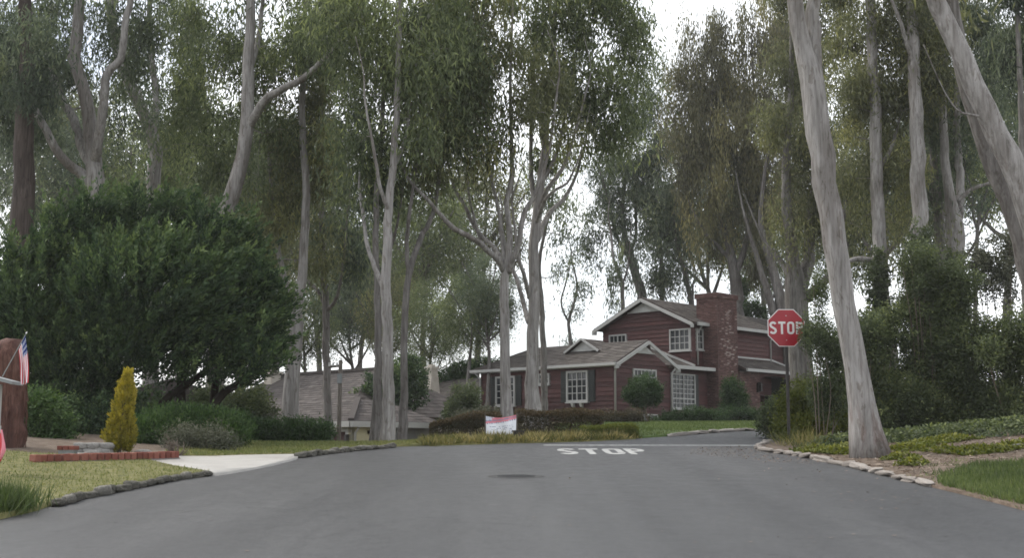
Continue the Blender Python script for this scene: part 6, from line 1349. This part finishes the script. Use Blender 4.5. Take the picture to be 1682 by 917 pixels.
mb = MB(); mb.box((.07, -.03, -.2), (.115, .03, zz(632))); mb.build('post', WHITE, mbx)
mb = MB(); mb.prism([(-.30, -.2, zz(608)), (.33, -.2, zz(628)), (.33, -.2, zz(633)), (-.30, -.2, zz(614))], (0, .4, 0)); mb.build('roof', GREYM, mbx)
mb = MB(); mb.box((-.26, -.14, zz(665)), (.066, .14, zz(634))); mb.build('box', GREYM, mbx)
fp0, fp1 = at(4, 619, mY - .25), at(43, 548, mY - .25)
fg = empty('american_flag', tuple(fp0), 'small american flag hanging from an angled pole', 'flag')
dv = Vector(fp1 - fp0); mb = MB(); mb.tube([(0, 0, 0), tuple(dv)], [.008, .006], 8); mb.build('pole', GREYM, fg); mb = MB(); mb.tube([tuple(dv), tuple(dv * 1.04)], [.012, .004], 8); mb.build('finial', SIGNW, fg)
# cloth hangs from the pole: hoist along the pole, fly falling
NF = 26; fl_l = at(40, 628, mY - .25) - at(38, 556, mY - .25)
def fpt(u, v):                            # u along the hoist from the top, v down the fly
    hoist = dv * (0.97 - .36 * u); fall = Vector((.10 * v - .03 * v * v + .02 * u, .05 * math.sin(u * 9 + v * 3) * v, -(.60 - .18 * u) * v - .05 * v))
    return tuple(hoist + fall)
parts = {'white_stripe': MB(), 'red_stripe': MB(), 'blue_canton': MB(), 'star': MB()}
for i in range(NF):
    for j in range(16):
        u = (i + .5) / NF; v = (j + .5) / 16; st = int(i / 2)
        nm = 'blue_canton' if (st < 7 and v < .4) else ('red_stripe' if st % 2 == 0 else 'white_stripe')
        if nm == 'blue_canton' and i % 3 == 1 and j % 2 == 1: nm = 'star'
        parts[nm].add([fpt(i / NF, j / 16), fpt((i + 1) / NF, j / 16), fpt((i + 1) / NF, (j + 1) / 16), fpt(i / NF, (j + 1) / 16)], [(0, 1, 2, 3)])
for nm, m_ in (('white_stripe', CLOTHW), ('red_stripe', CLOTHR), ('blue_canton', CLOTHB), ('star', CLOTHW)): parts[nm].build(nm, m_, fg, smooth=True, kind='stuff')
# red and white cloth bunting at the frame edge
cb_ = at(2, 755, 15.5); rc = empty('red_cloth', (cb_.x - .03, 15.5, Tz(cb_.x, 15.5)), 'crumpled red and white cloth on a short stake at the edge', 'cloth'); z0_ = cb_.z - rc.location.z
mb = MB(); mb.tube([(0, 0, -.1), (0, 0, z0_ + .4)], [.012, .01], 8); mb.build('stake', WHITE, rc)
for nm, m_, w0 in (('red_fold', CLOTHR, .036), ('white_fold', CLOTHP, .028)):
    mb = MB(); P_, R_ = resample([(.0, -.02, z0_ - .02), (.03, -.03, z0_ + .08), (.02, -.02, z0_ + .2), (-.01, -.01, z0_ + .33)], [w0, w0 * 1.15, w0 * .8, .01] if nm == 'red_fold' else [.01, w0, w0 * .5, .008], .03)
    if nm == 'white_fold': P_ = [p_ + np.array([.045, -.04, .02]) for p_ in P_]
    mb.tube([Vector(p_) for p_ in P_], R_, 12, wob=.25); mb.build(nm, m_, rc, smooth=True)
# near tuft of tall grass
tb_ = gp(18, 850); p_ = np.stack([rng.normal(tb_.x - .25, .16, 1500), rng.normal(tb_.y + .2, .25, 1500)], 1); c_ = np.stack([p_[:, 0], p_[:, 1], T(p_[:, 0], p_[:, 1])], 1)
b_, a_2, s_ = blades(1500, c_, .30, .012, .45); o = link(bpy.data.objects.new('tall_grass', leaf_mesh('tall_grass', b_, a_2, s_, rng.normal(.15, .15, 1500), GGRN))); tag(o, 'tall dark green grass clump at the near road edge', 'grass', kind='stuff')
# brick edging: each brick laid on its own
e0, e1, e2 = gp(58, 765), gp(160, 762), gp(288, 757); em = gp(240, 759.5)
be = empty('brick_edging', (e0.x, e0.y, Tz(e0.x, e0.y)), 'single row of red bricks edging the planting bed', 'edging')
bmeshes = []
for k_ in range(5):
    bm = bmesh.new(); bmesh.ops.create_cube(bm, size=1); bmesh.ops.scale(bm, vec=(.102, .19, .11), verts=bm.verts); bmesh.ops.bevel(bm, geom=bm.edges[:], offset=.008, segments=1, affect='EDGES')
    me = bpy.data.meshes.new('brick'); bm.to_mesh(me); bm.free(); a = me.attributes.new('tint', 'FLOAT', 'FACE'); a.data.foreach_set('value', [0.15 + .18 * k_] * len(me.polygons)); me.materials.append(BRICK); bmeshes.append(me)
path = smoothpoly([e0, e1, em, e2], .114)
for i, (x, y) in enumerate(path[:-1]):
    x1_, y1_ = path[i + 1]; o = link(bpy.data.objects.new('brick', random.choice(bmeshes)), be)
    o.location = (x - be.location.x, y - be.location.y, Tz(x, y) - be.location.z + .10 + random.uniform(-.006, .006)); o.rotation_euler = (random.uniform(-.04, .04), random.uniform(-.04, .04), math.atan2(y1_ - y, x1_ - x) + random.uniform(-.04, .04))
mb = MB()
for i, (x, y) in enumerate(path[:-1]):
    x1_, y1_ = path[i + 1]; d_ = Vector((x1_ - x, y1_ - y, 0)); n_2 = Vector((-d_.y, d_.x, 0)).normalized() * .09; z = Tz(x, y) - .05
    mb.prism([(x - n_2.x - be.location.x, y - n_2.y - be.location.y, z - be.location.z), (x1_ - n_2.x - be.location.x, y1_ - n_2.y - be.location.y, z - be.location.z), (x1_ + n_2.x - be.location.x, y1_ + n_2.y - be.location.y, z - be.location.z), (x + n_2.x - be.location.x, y + n_2.y - be.location.y, z - be.location.z)], (0, 0, .10))
mb.build('footing', MORTAR, be)
# low brick plinth and garden wall behind the edging
pw = gp(104, 753); pp_ = empty('brick_plinth', (pw.x, pw.y + .2, Tz(pw.x, pw.y + .2)), 'small stone plinth capped with red bricks behind the edging', 'plinth')
mb = MB(); mb.box((-.12, -.1, -.1), (.12, .1, .11)); mb.build('block', GREYWALL, pp_)
for i in range(3):
    o = link(bpy.data.objects.new('brick', bmeshes[i]), pp_); o.location = (-.095 + i * .095, 0, .145); o.scale = (.88, 1.25, .6)
lw_ = gp(132, 751); lwl = empty('low_stone_wall', (lw_.x, lw_.y + .5, Tz(lw_.x, lw_.y + .5)), 'low pale stone garden wall behind the brick edging', 'wall')
rm = [rock_mesh(200 + k_, 3, 1, 1, 1, .14, 'stone', ROCK, .85) for k_ in range(4)]
for j in range(2):
    for i in range(3):
        o = link(bpy.data.objects.new('stone', rm[(i + j) % 4]), lwl); o.scale = (.13, .1, .06); o.location = (-.22 + i * .22 + j * .05, random.uniform(-.02, .02), .05 + j * .10); o.rotation_euler = (0, 0, random.uniform(-.1, .1))
for (px, py, s_, lb) in ((158, 750, .17, 'pale rounded rock nearest the golden conifer'), (143, 752, .11, 'small pale rock between wall and larger rock'), (228, 751, .12, 'pale grey rock behind the golden conifer base'), (240, 753, .07, 'smallest grey rock beside the bare shrub')):
    g = gp(px, py); o = link(bpy.data.objects.new('rock', rock_mesh(300 + px, 3, 1, 1, 1, .22, 'rock', ROCK, .25))); o.location = (g.x, g.y + .25, g.z + s_ * .35); o.scale = (s_ * 1.3, s_, s_ * .75); tag(o, lb, 'rock', 'rocks in the planting bed')
# fallen branch on the bank
fb = gp(1672, 740); br_ = empty('fallen_branch', (fb.x, fb.y, fb.z), 'pale fallen branch lying on the earth bank', 'branch'); mb = MB()
P_, R_ = resample([(-.22, 0, .05), (.1, .05, .08), (.5, .02, .09), (1.0, .1, .14)], [.018, .03, .035, .03], .08); mb.tube([Vector(p_) for p_ in P_], R_, 8, wob=.1); mb.build('limb', BARK, br_, smooth=True)
print('LEAVES', NLEAF)

# ================================================================== ADDED VEIL
hz_m = bpy.data.materials.new('glare_veil'); hz_m.use_nodes = True; nn_ = hz_m.node_tree.nodes; nn_.remove(nn_['Principled BSDF'])
pv = nn_.new('ShaderNodeVolumePrincipled'); pv.inputs['Color'].default_value = (.98, .98, .97, 1); pv.inputs['Density'].default_value = 0.0004; pv.inputs['Anisotropy'].default_value = .2  # volume added for the windscreen's veiling glare, lifting dark tones
hz_m.node_tree.links.new(pv.outputs[0], nn_['Material Output'].inputs['Volume'])
mb = MB(); mb.box((-640, -80, -32), (640, 940, 34)); mb.build('veil', hz_m, kind='stuff', label='thin pale haze added to lift the dark tones', cat='veil')
S.cycles.volume_bounces = 0; S.cycles.volume_step_rate = 10
